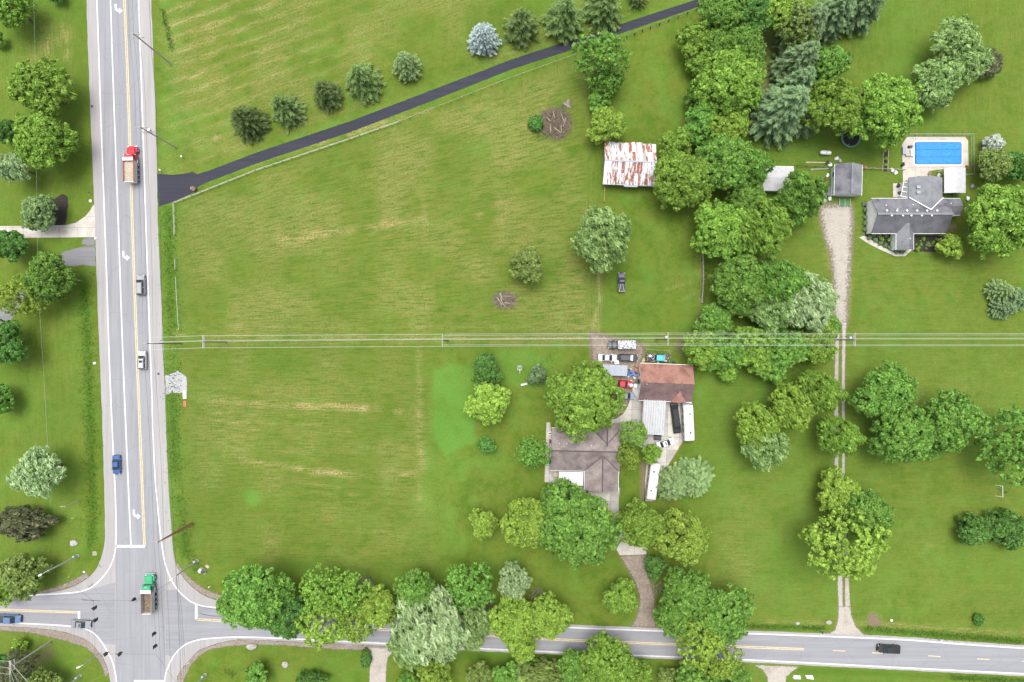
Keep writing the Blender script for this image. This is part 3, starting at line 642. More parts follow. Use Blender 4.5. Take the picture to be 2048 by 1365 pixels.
def conifer(seed, Rr, h, droop=.25, step=.26, tw=.42, dense=1.0, power=.8, wid=.5):
    rng = np.random.default_rng(seed); pos=[]; nr=[]; al=[]; var=[]; sz=[]
    z = .35
    while z < h-.1:
        r = Rr*(1-z/h)**power*rng.uniform(.86,1.06) + .08; nb = int((5 + r*3.0)*dense)+1; a0 = rng.uniform(0,6.28)
        for b in range(nb):
            an = a0 + 2*math.pi*(b+rng.uniform(-.4,.4))/nb; rr = r*rng.uniform(.58,1.14); dr = droop*rng.uniform(.6,1.4)
            k = max(3, int(rr/ .26)); tt = np.linspace(.12,1,k); bv = rng.uniform(0,.5)
            o = np.array([math.cos(an), math.sin(an), 0]); sd_ = np.array([-math.sin(an), math.cos(an), 0])
            for sgn in (-1, 0, 1):
                p = o*(rr*tt)[:,None]; p[:,2] = z - dr*rr*tt**1.6 + .10*rr*tt; lat = (1-tt)*.25*rr*.5 + .10
                p = p + sd_*(sgn*lat*rng.uniform(.7,1.3,k))[:,None] + rng.normal(0,.05,(k,3))
                pos.append(p); al.append(np.tile(o + sgn*.75*sd_ + np.array([0,0,-.15]), (k,1)) + rng.normal(0,.18,(k,3)))
                nr.append(np.tile(np.array([0,0,1.]) + o*.35, (k,1)) + rng.normal(0,.3,(k,3))); var.append(bv + rng.uniform(0,.25,k) + .3*tt); sz.append(np.full(k, tw*wid)*rng.uniform(.75,1.2,k))
        z += step*rng.uniform(.8,1.2)
    k = 12; pos.append(np.stack([rng.normal(0,.08,k), rng.normal(0,.08,k), rng.uniform(h-.9,h,k)],1)); nr.append(rdir(rng,k)); al.append(np.tile([0,0,1.],(k,1))); var.append(rng.uniform(.4,1,k)); sz.append(np.full(k,tw*wid))
    return leaf_mesh('crown', np.concatenate(pos), np.concatenate(nr), np.concatenate(al), np.concatenate(sz), 2.1/wid*.5, np.concatenate(var), rng)
def cone_trunk(h, r0): return MB().cyl((0,0,-.1),(0,0,.5),r0*1.3,r0,9).cyl((0,0,.45),(0,0,h*.96),r0,.02,8).mesh('trunk', M['bark'], True)
def twig_mesh(seed, Rr, h):
    rng = random.Random(seed); mb = MB()
    def br(p, d, l, r, lv):
        q = p + d*l; mb.cyl(p, q, r, r*.6, 4, False)
        if lv == 0: return
        for _ in range(3 if lv > 1 else 4):
            nd = (d + Vector((rng.uniform(-1,1), rng.uniform(-1,1), rng.uniform(-.5,.7)))*.75).normalized(); br(q if rng.random() < .6 else p.lerp(q,.6), nd, l*rng.uniform(.5,.8), r*.6, lv-1)
    for i in range(9):
        an = 6.28*i/9 + rng.uniform(-.3,.3); br(Vector((0,0,0)), Vector((math.cos(an)*.75, math.sin(an)*.75, rng.uniform(.6,1.2))).normalized(), Rr*.5, .05, 3)
    return mb.mesh('crown', M['twig'])
PR = {}
def proto(key, crown_me, trunk_me, Rr, h): PR[key] = (crown_me, trunk_me, Rr, h)
_mm = {}
for sd_ in range(5):
    me_, L = crown(10+sd_, 6.5, 11.5, 10, .80, 56, .31); proto('big%d' % sd_, me_, trunk_mesh(sd_, 11.5, .38, L), 6.5, 11.5)
for sd_ in range(4):
    me_, L = crown(30+sd_, 4.3, 8, 7, .62, 46, .28); proto('med%d' % sd_, me_, trunk_mesh(40+sd_, 8, .24, L), 4.3, 8)
for sd_ in range(3):
    me_, L = crown(50+sd_, 2.3, 4.2, 5, .42, 26, .30); proto('small%d' % sd_, me_, trunk_mesh(60+sd_, 4.2, .12, L), 2.3, 4.2)
for sd_ in range(3):
    me_, L = crown(70+sd_, 6, 12, 9, .72, 34, .27, 'silver', .8); proto('silv%d' % sd_, me_, trunk_mesh(80+sd_, 12, .36, L), 6, 12)
for sd_ in range(2):
    me_, L = crown(90+sd_, 5.6, 10, 10, .66, 24, .26, 'willow', .6); proto('will%d' % sd_, me_, trunk_mesh(95+sd_, 10, .3, L), 5.6, 10)
for sd_ in range(3):
    me_, L = crown(110+sd_, 5.5, 12, 12, .55, 20, .30, 'loose', .42); proto('loose%d' % sd_, me_, trunk_mesh(115+sd_, 12, .32, L), 5.5, 12)
for sd_ in range(2):
    me_, L = crown(130+sd_, 2.9, 2.6, 6, .42, 30, .26); proto('shrub%d' % sd_, me_, trunk_mesh(135+sd_, 2.6, .08, L), 2.9, 2.6)
for sd_ in range(3):
    me_ = conifer(140+sd_, 4.2, 10.5, .20, .40, .85, .60, .80, .40); proto('spr%d' % sd_, me_, cone_trunk(10.5, .2), 4.2, 10.5)
for sd_ in range(2):
    me_ = conifer(150+sd_, 3.2, 8, .02, .30, .5, 1.0, .55, .6); proto('egg%d' % sd_, me_, cone_trunk(8, .16), 3.2, 8)
for sd_ in range(3):
    me_ = conifer(160+sd_, 5.2, 15, .05, .50, 1.0, .62, .66, .40); proto('pine%d' % sd_, me_, cone_trunk(15, .3), 5.2, 15)
for sd_ in range(2): proto('bare%d' % sd_, twig_mesh(170+sd_, 2.2, 3), None, 2.2, 3)
_ck = {}
trng = random.Random(4)
def tree(px, py, r, key, leaf, label, cat='tree', name=None, h=None, ry=None, group=None):
    cme, tme, Rn, hn = PR[key]; rw = r/S
    if h is None:
        h = dict(big=1.35*rw+4.2, med=1.25*rw+3, small=1.5*rw+1, silv=1.5*rw+4.5, will=1.2*rw+4, loose=1.6*rw+4.5, shru=.9*rw+.4, spr=1.9*rw+1.6, egg=1.9*rw+1.6, pine=2.0*rw+4, bare=1.5*rw)[key[:4] if key[:4] in ('shru',) else key.rstrip('0123456789') if key.rstrip('0123456789') != 'shrub' else 'shru']
    zc = h*(.6 if key[:3] not in ('spr','egg','pin') else .34); rw *= (1-zc/HC)
    x, y = P(px, py, zc)
    nm = name or {'tree':'broadleaf_tree','shrub':'shrub','spruce':'spruce_tree','pine':'pine_tree','willow':'willow_tree'}.get(cat, 'broadleaf_tree')
    e = empty(nm, (x, y, 0), 0 if key[:3] in ('sil',) else trng.uniform(0, 6.28), label, cat, group)
    sx = rw/Rn; e.scale = (sx, sx*(ry/r if ry else 1), h/hn)
    if ry: e.rotation_euler = (0,0,0)
    if leaf:
        mk = (key, leaf)
        if mk not in _ck:
            m2 = cme if key not in _mm else cme.copy(); _mm[key] = 1; m2.materials.clear(); m2.materials.append(LM[leaf]); _ck[mk] = m2
        cm2 = _ck[mk]
    else: cm2 = cme
    inst('crown', cm2, e)
    if tme: inst('trunk', tme, e)
    return e
TREES = [
 # north-west lawn
 (22,15,42,'big0','bright','leafy green tree in the top left corner of the lawn'),
 (-4,80,14,'small0','mid','small green tree cut by the left edge below the corner tree'),
 (115,-8,15,'small1','deep','dark tree tip at the top edge left of the road'),
 (84,183,58,'will0','bright','feathery green tree above the bright maple on the west lawn'),
 (92,284,58,'big1','bright','broad bright green maple on the west lawn'),
 (14,262,24,'med1','deep','dark green tree on the left edge behind the bright maple'),
 (28,334,34,'silv0','silver','pale silvery tree on the left edge below the bright maple'),
 (83,428,36,'med0','sage','grey green ornamental tree beside the crescent mulch bed'),
 (24,490,34,'med2','deep','dark green tree just below the west concrete drive'),
 (97,558,46,'big2','mid','green tree overhanging the old grey asphalt drive'),
 (42,590,42,'loose0','yellow','yellow green tree at the bend of the old asphalt drive'),
 (2,685,46,'big3','deep','dark tree on the left edge opposite the white gravel pad'),
 (0,800,30,'med3','mid','green tree on the left edge below the dark edge tree'),
 (80,942,46,'silv1','silver','pale silvery tree alone on the lawn left of the blue sedan'),
 (45,1150,46,'med1','olive','grey green tree at the north west corner of the crossroads'),
 (4,1182,26,'med0','yellow','yellow green tree overhanging the west road edge'),
 # bottom left corner
 (36,1338,34,'loose1','dusk','purple brown tree under the utility wires at the bottom left'),
 (8,1330,26,'med2','deep','dark green tree on the left edge under the utility wires'),
 (84,1366,34,'med3','olive','olive green tree at the bottom edge under the utility wires'),
 # mid field
 (1202,116,50,'loose2','mid','green tree beside the black driveway above the barn'),
 (1212,170,32,'med0','mid','leafy tree just below the driveway tree'),
 (1196,202,22,'small2','mid','thin small tree between the driveway trees and the yellow sapling'),
 (1213,250,39,'med1','yellow','bright yellow green tree just above the rusty barn roof'),
 (1210,476,60,'silv2','pale','round pale leaved tree between the barn and the dark pickup'),
 (1053,530,37,'med2','olive','olive yellow tree alone in the middle of the field'),
 (973,738,33,'med3','deep','dark glossy round tree by the windmill yard'),
 (980,810,43,'med0','yellow','yellow green round tree below the dark glossy tree'),
 (974,890,18,'small0','deep','smallest round tree below the yellow green one'),
 (967,1047,30,'med1','yellow','bright yellow tree alone at the right of the lower field'),
 (1168,795,76,'big0','bright','large bright tree over the north side of the house'),
 (1068,907,32,'loose0','mid','straggly tree at the west wall of the house'),
 (1268,866,28,'loose1','bright','tree between the house and the white carport'),
 (1254,912,23,'loose2','yellow','yellow tinted tree at the east corner of the house'),
 (1303,906,21,'med2','bright','small leafy tree beside the white and green car'),
 (1060,1046,50,'big2','yellow','yellow green tree left of the large front tree'),
 (1150,1050,78,'big3','mid','largest dark green tree in front of the house'),
 (1118,1000,40,'med3','mid','leafy tree at the awning in front of the house'),
 (1206,1058,34,'med0','yellow','yellow topped tree beside the concrete driveway'),
 (1280,1047,48,'big1','bright','bright green tree on the right of the concrete driveway'),
 (1362,1072,52,'big4','yellow','yellow green tree next to the right lawn below the pine pair'),
 (1310,1132,23,'small1','deep','small dark tree under the yellow green tree by the drive'),
 (1242,1196,36,'med1','bright','round bright tree left of the brown gravel drive'),
 # roadside row, south
 (512,1196,72,'big1','mid','large green tree at the left end of the roadside row'),
 (580,1232,42,'big4','deep','dark tree second from the left in the roadside row'),
 (640,1182,44,'loose0','bright','thin green tree behind the wispy roadside tree'),
 (650,1246,50,'loose1','yellow','wispy yellow tree drooping over the road'),
 (700,1185,40,'loose2','bright','leafy tree beside the bare branched tree in the row'),
 (712,1246,36,'loose0','yellow','thin yellow tree left of the white car on the road'),
 (757,1214,43,'med2','yellow','round yellow green tree over the white car on the road'),
 (830,1185,46,'big0','mid','green tree behind the silver tree in the roadside row'),
 (936,1172,48,'loose1','mid','open branched tree at the right of the silver tree'),
 (858,1250,78,'silv0','silver','big silver leaved tree hanging right across the road'),
 (938,1245,46,'silv1','pale','pale leaved tree right of the big silver tree'),
 (825,1285,46,'silv2','pale','pale green lower boughs tree below the big silver tree'),
 (1028,1160,32,'silv1','silver','small silver leaved tree above the yellow roadside pair'),
 (1030,1238,46,'big2','yellow','yellow green tree left one of the roadside pair'),
 (1096,1232,42,'big3','yellow','yellow green tree right one of the roadside pair'),
 (1042,1290,36,'med3','yellow','yellow green tree at the south edge of the road below the pair'),
 (1376,1182,50,'big0','mid','upper green tree of the clump right of the brown drive'),
 (1440,1224,60,'big4','mid','large right tree of the clump beside the brown drive'),
 (1352,1228,44,'big1','mid','left tree of the clump beside the brown drive'),
 (1402,1268,52,'loose2','yellow','yellowish tree in the middle of the clump over the road'),
 (1432,1312,42,'loose0','yellow','lowest yellowish tree of the clump crossing the road'),
 # bottom edge
 (514,1350,24,'small2','mid','small green tree on the lawn at the bottom edge'),
 (870,1345,34,'med0','yellow','yellow green tree at the bottom edge beside the south drive'),
 (818,1368,26,'med1','mid','green tree at the bottom edge right of the south drive'),
 (960,1350,27,'med2','olive','grey olive tree at the bottom edge below the road'),
 (1012,1354,28,'small0','mid','fresh green small tree at the bottom edge'),
 (1150,1338,40,'med3','mid','green tree at the bottom edge right of the olive hedge'),
 (1215,1330,58,'big2','bright','broad bright tree at the bottom edge below the brown drive'),
 (1276,1352,34,'med1','bright','bright tree at the bottom edge right of the broad one'),
 (1335,1356,22,'small1','olive','small olive tree at the bottom edge under the clump'),
 (1395,1360,44,'med0','mid','green tree at the bottom edge below the yellowish clump'),
 (1470,1360,32,'med2','mid','green tree at the bottom edge left of the second south drive'),
 # woodland, north centre
 (1392,78,38,'med0','bright','bright tree at the west tip of the wood'),
 (1440,28,50,'big1','mid','green tree where the black driveway enters the wood'),
 (1505,32,46,'big3','deep','dark green tree at the top of the wood'),
 (1432,92,40,'med3','mid','green tree in the wood above the large round one'),
 (1486,96,46,'big2','mid','leafy green tree in the wood right of the driveway end'),
 (1402,130,28,'med1','bright','small bright tree on the west rim of the wood'),
 (1460,166,68,'big0','bright','large round bright tree in the middle of the wood'),
 (1392,192,26,'med2','mid','small tree at the rim of the wood beside the round one'),
 (1408,245,46,'med3','mid','green tree in the wood below the large round one'),
 (1452,250,42,'big4','yellow','yellowish tree in the wood below the large round one'),
 (1354,292,33,'med0','bright','bright low tree just right of the barn roof'),
 (1548,15,46,'big4','yellow','yellow tinted tree at the top edge inside the wood'),
 (1592,46,46,'loose1','olive','olive tree in the wood beside the grey pines'),
 (1370,362,57,'big2','bright','big bright tree right of the barn'),
 (1452,322,62,'big1','mid','big tree in the middle of the wood near the white shed'),
 (1498,332,42,'silv0','mid','leafy tree touching the left end of the white shed roof'),
 (1440,462,56,'big3','bright','big tree at the south west of the wood above the fence'),
 (1520,452,58,'silv1','bright','bright leaved tree at the south of the wood'),
 (1488,405,42,'big0','mid','tree in the dark hollow of the wood'),
 (1602,394,48,'silv2','mid','leafy tree between the white shed and the gravel drive'),
 (1655,132,42,'med1','mid','tree at the top of the pair by the trampoline'),
 (1662,216,56,'big4','bright','left maple overhanging the trampoline'),
 (1764,222,70,'big1','bright','right maple overhanging the trampoline'),
 # thicket under the power line
 (1480,575,54,'big2','mid','left tree of the silver group above the power line'),
 (1556,566,56,'silv0','mid','tall green tree in the silver group above the power line'),
 (1612,600,56,'silv1','silver','silvery tree nearest the gravel drive above the power line'),
 (1545,618,44,'silv2','pale','front silvery tree of the group above the power line'),
 (1428,640,36,'med1','mid','round tree at the north west of the thicket'),
 (1402,700,40,'med2','bright','bright bush tree at the west end of the thicket'),
 (1452,705,44,'med3','mid','second bush tree from the west end of the thicket'),
 (1510,695,48,'med0','bright','bright bush tree in the middle of the thicket'),
 (1568,700,48,'med1','mid','green bush tree right of the thicket centre'),
 (1628,688,46,'med2','bright','bush tree at the east end of the thicket'),
 (1656,656,27,'small0','mid','small bush tree touching the gravel track'),
 (1456,742,24,'small1','bright','small bright bush tree on the south rim of the thicket'),
 (1540,735,32,'small2','mid','low bush tree on the south rim of the thicket'),
 # east lawn
 (1635,784,46,'silv0','bright','yellow silvery tree beside the twin tracks'),
 (1582,812,44,'silv1','yellow','yellow green tree left of the one beside the tracks'),
 (1512,850,44,'silv1','yellow','yellow green tree on the left of the east lawn group'),
 (1532,892,44,'silv2','pale','lowest pale tree of the east lawn group'),
 (1675,872,43,'silv0','bright','bright tree growing over the twin tracks'),
 (1768,790,56,'big3','mid','upper round dome tree on the east lawn'),
 (1797,868,60,'big0','mid','middle round dome tree on the east lawn'),
 (1898,842,59,'big4','mid','right round dome tree on the east lawn'),
 (1866,892,25,'small1','mid','small tree tucked between the round dome trees'),
 (2018,888,64,'loose2','mid','loose crowned tree on the right edge of the east lawn'),
 (1675,982,43,'med1','yellow','upper tree over the twin tracks near the road'),
 (1728,1030,52,'big3','mid','dark round tree right of the twin tracks'),
 (1684,1086,72,'loose0','yellow','large yellow green tree covering the twin tracks'),
 (2012,438,72,'big2','bright','large bright tree right of the grey house'),
 (1900,492,26,'small2','yellow','small bright tree at the front bed of the grey house'),
 (1986,333,34,'med3','olive','olive tree right of the pool fence'),
 (2038,336,32,'med0','deep','dark tree on the right edge near the pool'),
]
for x, y, r, k, lf, lb in TREES: tree(x, y, r, k, lf, lb)
for x, y, r, k, lf, lb in [
 (1908,92,52,'will0','pale','top of the pale feathery willows on the north east lawn'),
 (1932,122,44,'will1','pale','right of the pale feathery willows on the north east lawn'),
 (1872,160,44,'will1','pale','lower left of the pale feathery willows on the north east lawn'),
 (1868,195,28,'will0','pale','smallest pale willow closest to the trampoline maples')]: tree(x, y, r, k, lf, lb, 'willow')
for x, y, r, k, lf, lb in [
 (493,242,40,'spr0','spruce','westernmost dark spruce in the row along the driveway'),
 (571,217,38,'spr1','spruce2','second spruce from the road in the driveway row'),
 (652,188,34,'spr2','spruce','third spruce from the road, dark and compact'),
 (725,160,42,'spr0','spruce2','fourth spruce from the road in the driveway row'),
 (813,132,30,'egg0','sage','pale sage egg shaped spruce in the driveway row'),
 (967,78,32,'egg1','blue','bright silver blue egg shaped spruce in the driveway row'),
 (1043,50,42,'spr1','spruce2','dark spruce right beside the silver blue one'),
 (1128,34,46,'spr2','spruce2','broad spruce second to the right of the blue one'),
 (1208,14,44,'spr0','spruce2','broad spruce third to the right of the blue one'),
 (1278,-10,24,'spr1','spruce2','spruce tip at the top edge above the black driveway'),
 (14,1136,17,'egg0','pine','small blue green spruce at the left edge near the crossroads')]: tree(x, y, r, k, lf, lb, 'spruce')
for x, y, r, k, lf, lb in [
 (1608,62,48,'pine0','pine','grey pine at the top of the wood beside the olive tree'),
 (1662,34,46,'pine1','pine','grey pine at the top edge second from the right'),
 (1722,12,48,'pine2','pine','rightmost grey pine at the top edge'),
 (1592,128,48,'pine1','pine','grey pine above the tallest grey pines in the wood'),
 (1590,172,42,'pine2','pine','upper of the two tallest grey pines in the wood'),
 (1562,224,62,'pine0','pine','lower of the two tallest grey pines in the wood'),
 (1614,240,34,'pine1','pine','narrow grey pine left of the trampoline maples'),
 (1346,968,38,'pine2','sage','left of the grey green pine pair beside the white bus'),
 (1390,958,42,'pine0','sage','right of the grey green pine pair beside the white bus'),
 (2000,582,26,'pine1','sage','upper left of the pale juniper trio on the right edge'),
 (2030,600,28,'pine2','pine','right of the pale juniper trio on the right edge'),
 (2006,618,24,'pine0','pine','lower left of the pale juniper trio on the right edge')]: tree(x, y, r, k, lf, lb, 'pine', h=(9 if 1300 < x < 1430 else 6 if x > 1950 else None))
for x, y, r, k, lf, lb, ry in [
 (1976,130,31,'shrub0','dusk','dark purple round shrub beside the pale willows',None),
 (1986,289,20,'small1','white','white blossoming shrub right of the pool',None),
 (50,1046,56,'shrub1','dusk','long dark olive shrub on the lawn above the crossroads',30),
 (1950,1062,39,'shrub0','deep','left bush of the dark hedge clump on the east lawn',33),
 (2010,1058,40,'shrub1','deep','middle bush of the dark hedge clump on the east lawn',36),
 (2050,1066,28,'shrub0','deep','right bush of the dark hedge clump on the east lawn',None),
 (1075,750,20,'small2','pine','thin grey shrub in the windmill yard',None),
 (1090,1346,48,'shrub1','olive','olive brown hedge bush at the bottom edge',26),
 (1040,1352,30,'shrub0','olive','smaller olive hedge bush at the bottom edge',None),
 (625,1358,30,'shrub1','deep','dark trimmed hedge at the bottom edge of the south lawn',14),
 (38,1290,14,'small0','yellow','small light bush under the bottom left utility wires',None),
 (1072,248,17,'shrub0','deep','green weeds bush on the left of the big brush pile',None),
 (500,1400,20,'shrub1','mid','bush below the bottom edge',None),
 (733,1318,12,'shrub0','deep','low dark shrub at the left of the south drive entrance',20),
 (1957,1240,11,'shrub1','deep','low dark weeds bush on the verge right of the tracks',None)]:
    if y < 1390: tree(x, y, r, k, lf, lb, 'shrub', ry=ry)
for x, y, r, k, lb in [
 (1487,250,24,'bare0','grey leafless bush in the wood left of the grey pines'),
 (1076,1190,22,'bare1','grey leafless bush above the yellow roadside pair'),
 (1318,1180,20,'bare0','grey leafless bush right of the brown gravel drive'),
 (728,1172,26,'bare1','bare branched tree in the roadside row'),
 (1220,1082,20,'bare0','pale leafless bush beside the concrete driveway')]: tree(x, y, r, k, None, lb, 'shrub', h=5 if x != 728 else 9)
# ---------------------------------------------------------------- buildings
def shingle(name, col, var=.3, dark=None, stx=(1,1,1), amt=.7, gs=.35):
    if name in _mc: return _mc[name]
    m, t = newmat(name, .9, 0, .15); g = t.n('ShaderNodeNewGeometry').outputs['Position']
    v = t.mapped(stx, src=g); n = t.noise(v, 1.9, 5, .8); b = t.noise(g, gs, 4, .6); f = t.noise(g, 9, 2, .7)
    c = t.mix(t.ramp(n, .3, .7), tuple(x*(1-var) for x in col), tuple(x*(1+var) for x in col))
    if dark: c = t.mix(t.math('MULTIPLY', t.ramp(t.math('ADD', t.math('MULTIPLY', n, .5), t.math('MULTIPLY', b, .5)), .46, .60), amt), c, dark)
    c = t.mix(t.ramp(f, .4, .7, 0, .3), c, tuple(x*1.35 for x in col))
    t.l(c, t.b.inputs['Base Color']); t.bump(n, .5, .04); _mc[name] = m; return m
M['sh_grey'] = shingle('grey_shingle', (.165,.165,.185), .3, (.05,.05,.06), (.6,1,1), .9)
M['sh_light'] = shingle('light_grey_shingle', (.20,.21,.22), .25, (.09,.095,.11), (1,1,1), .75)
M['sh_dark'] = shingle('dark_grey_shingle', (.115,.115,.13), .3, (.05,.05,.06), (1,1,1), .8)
M['sh_brown'] = shingle('grey_brown_shingle', (.25,.215,.205), .5, (.10,.082,.078), (1.4,1.4,1), .85, .5)
M['sh_brown2'] = shingle('shaded_brown_shingle', (.21,.18,.172), .5, (.085,.07,.067), (1.4,1.4,1), .85, .5); M['sh_cap'] = mat('dark_ridge_shingle', (.075,.06,.06), .9, .3, 3)  # second brown shingle is a darkened copy, slope shade put into its colour
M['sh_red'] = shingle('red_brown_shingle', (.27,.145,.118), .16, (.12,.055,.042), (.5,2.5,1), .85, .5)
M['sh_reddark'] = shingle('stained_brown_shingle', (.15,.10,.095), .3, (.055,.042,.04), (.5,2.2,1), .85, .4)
M['wall_w'] = mat('white_siding', (.86,.87,.9), .7, .04, 2, grime=(.72,.73,.76), gscale=.5)
M['wall_b'] = mat('pale_blue_siding', (.62,.71,.77), .7, .08, 2)
M['wall_brick'] = mat('tan_brick', (.30,.21,.16), .9, .2, 4)
M['trim'] = mat('white_trim', (.68,.68,.68), .5, .05, 3)
M['metal_w'] = mat('white_metal_roof', (.40,.41,.42), .45, .06, 1, grime=(.29,.29,.285), gscale=.7, gamt=.5)
M['metal_g'] = mat('pale_blue_grey_metal', (.27,.30,.345), .45, .08, 1)
M['glasspane'] = paint('window_glass', (.05,.07,.085), .08)
M['winframe'] = M['trim']
def gable_roof(parent, name, L, W, ze, rise, m1, m2=None, oh=.35, th=.14, along='x', x0=0, y0=0, fascia=True, capm=None):
    """two roof planes as separate meshes over a ridge; centred on x0,y0"""
    hl, hw = L/2+oh, W/2+oh; zr = ze + rise; dz = rise*oh/(W/2)
    out = []
    for sgn, mm in ((1, m1), (-1, m2 or m1)):
        q = [(-hl,0,zr),(hl,0,zr),(hl,sgn*hw,ze-dz),(-hl,sgn*hw,ze-dz)]
        if along == 'y': q = [(-y if True else y, x, z) for x, y, z in q]
        q = [(x+x0, y+y0, z) for x, y, z in q]
        mb = MB().add([(x,y,z) for x,y,z in q] + [(x,y,z-th) for x,y,z in q], [(0,1,2,3),(7,6,5,4),(0,4,5,1),(1,5,6,2),(2,6,7,3),(3,7,4,0)])
        out.append(mb.build(name, mm, parent))
        if fascia:
            a, b = Vector(q[2]), Vector(q[3]); f = MB(); d = (Vector(q[2])-Vector(q[1])); d.z = 0; d.normalize(); c = (a+b)/2 + d*.05
            ln = (a-b).length
            f.box(c.x, c.y, c.z-.09, ln if along == 'x' else .1, .1 if along == 'x' else ln, .13); f.build('gutter', M['trim'], parent)
    if capm:
        mb = MB(); mb.box(x0, y0, zr+.02, 2*hl if along == 'x' else .26, .26 if along == 'x' else 2*hl, .06); mb.build('ridge_cap', capm, parent)
    return out
def gable_walls(parent, L, W, ze, rise, m, along='x', x0=0, y0=0, name='wall'):
    hl, hw = L/2, W/2
    pr = [(-hw,0),(hw,0),(hw,ze-.12),(0,ze+rise-.16),(-hw,ze-.12)]
    vs = [(-hl,a,b) for a,b in pr] + [(hl,a,b) for a,b in pr]
    if along == 'y': vs = [(-y, x, z) for x, y, z in vs]
    vs = [(x+x0, y+y0, z) for x, y, z in vs]
    return MB().add(vs, [(4,3,2,1,0),(5,6,7,8,9)] + [(i,(i+1) % 5,5+(i+1) % 5,5+i) for i in range(5)]).build(name, m, parent)
def window(parent, x, y, z, nx, ny, wd=1.1, hg=1.1):
    rz = math.atan2(ny, nx) ; px, py = x+nx*.03, y+ny*.03
    f = MB().box(px, py, z, .06, wd+.16, hg+.16, rz).build('window', M['trim'], parent)
    MB().box(px+nx*.02, py+ny*.02, z, .06, wd-.06, hg-.06, rz).build('pane', M['glasspane'], f)
def door(parent, x, y, nx, ny, wd=1.0, hg=2.05, m=None, z=0):
    rz = math.atan2(ny, nx); d = MB().box(x+nx*.03, y+ny*.03, z+hg/2, .07, wd, hg, rz).build('door', m or M['trim'], parent)
    c, s = math.cos(rz), math.sin(rz); MB().box(x+nx*.09 - s*wd*.38, y+ny*.09 + c*wd*.38, z+1.0, .06, .1, .06, rz).build('handle', M['chrome'], d)
def bxy(px, py, z): x, y = P(px, py, z); return (x, y, 0)
# --- rusty barn
L0, W0 = 96/S, 77/S
barn = empty('barn', bxy(1258.5, 327.5, 3.2), R(-2.3), 'old barn with rust streaked white metal roof', 'barn')
ze, rise = 3.2, 2.0
gable_walls(barn, L0-.3, W0-.3, ze, rise, mat('grey_barn_boards', (.3,.31,.31), .9, .25, 3, stretch=(6,6,.4)))
rm, t = newmat('rusted_metal_sheet', .55, .1, .35)
oi = t.n('ShaderNodeObjectInfo'); gp = t.n('ShaderNodeNewGeometry').outputs['Position']
v = t.mapped((2.6,.35,1), R(2.3), gp); n = t.noise(v, 1.0, 4, .7); n2 = t.noise(gp, 4, 3, .7)
k = t.ramp(t.math('ADD', t.math('ADD', t.math('MULTIPLY', n, .8), t.math('MULTIPLY', n2, .2)), t.math('MULTIPLY', oi.outputs['Random'], .22)), .57, .65)
t.l(t.mix(k, t.mix(n2, (.48,.50,.54), (.68,.69,.71)), t.mix(n2, (.16,.05,.028), (.33,.13,.075))), t.b.inputs['Base Color'])
rb = random.Random(3); npan = 15; pw = (L0+.5)/npan
for sgn in (1, -1):
    core = MB(); hw = W0/2+.25
    q = [(-L0/2-.2,0,ze+rise-.06),(L0/2+.2,0,ze+rise-.06),(L0/2+.2,sgn*(hw-.05),ze-.08),(-L0/2-.2,sgn*(hw-.05),ze-.08)]
    core.add(q+[(x,y,z-.1) for x,y,z in q], [(0,1,2,3),(7,6,5,4),(0,4,5,1),(1,5,6,2),(2,6,7,3),(3,7,4,0)])
    roof = core.build('roof', M['greywood'], barn)
    for row in range(2):
        for i in range(npan):
            if sgn == 1 and row == 0 and i == 11: continue      # a slipped sheet leaves a gap
            a, b = (0.0, .52) if row == 0 else (.48, 1.0)
            xx0, xx1 = -L0/2-.25+i*pw, -L0/2-.25+(i+1)*pw+.05; lift = .03+.02*(row == 0)+rb.uniform(0,.015); mb = MB(); vs = []; rib = [0,.1,.2,.5,.6,.7,1.0]; hz = [0,.035,0,0,.035,0,0]
            ex = rb.uniform(-.04,.06) if row == 1 else 0
            for tt in (a, b+ex):
                for rx, hh in zip(rib, hz): vs.append((xx0+(xx1-xx0)*rx, sgn*hw*tt, ze+rise-(rise+.12)*tt*1.0+lift+hh))
            m_ = len(rib); mb.add(vs, [(j, j+1, m_+j+1, m_+j) for j in range(m_-1)]); mb.build('roof_panel', rm, roof)
MB().box(0,0,ze+rise+.08,L0+.5,.34,.05).build('ridge_cap', M['metal_g'], barn)
MB().box(.6,-W0/2-.45,ze-.25,3.2,.7,.06).build('door_hood', M['metal_g'], barn)
door(barn, .6, -W0/2+.15, 0, -1, 2.8, 2.4, M['greywood']); MB().box(0,-W0/2-.33,ze-.2,L0+.3,.3,.07).build('eave_board', M['metal_g'], barn)
for xx in (-4.2, 4.3): window(barn, xx, -W0/2+.15, 1.6, 0, -1, .8, .8)
# --- red shingled garage
L1, W1 = 103/S, 72/S
gar = empty('garage', bxy(1332, 766, 3.0), R(-2.2), 'garage with salmon red and stained brown shingle roof', 'garage')
gable_walls(gar, L1-.4, W1-.5, 3.0, 1.9, M['wall_w']); gable_roof(gar, 'roof', L1-.5, W1-.5, 3.0, 1.9, M['sh_red'], M['sh_reddark'], .3)
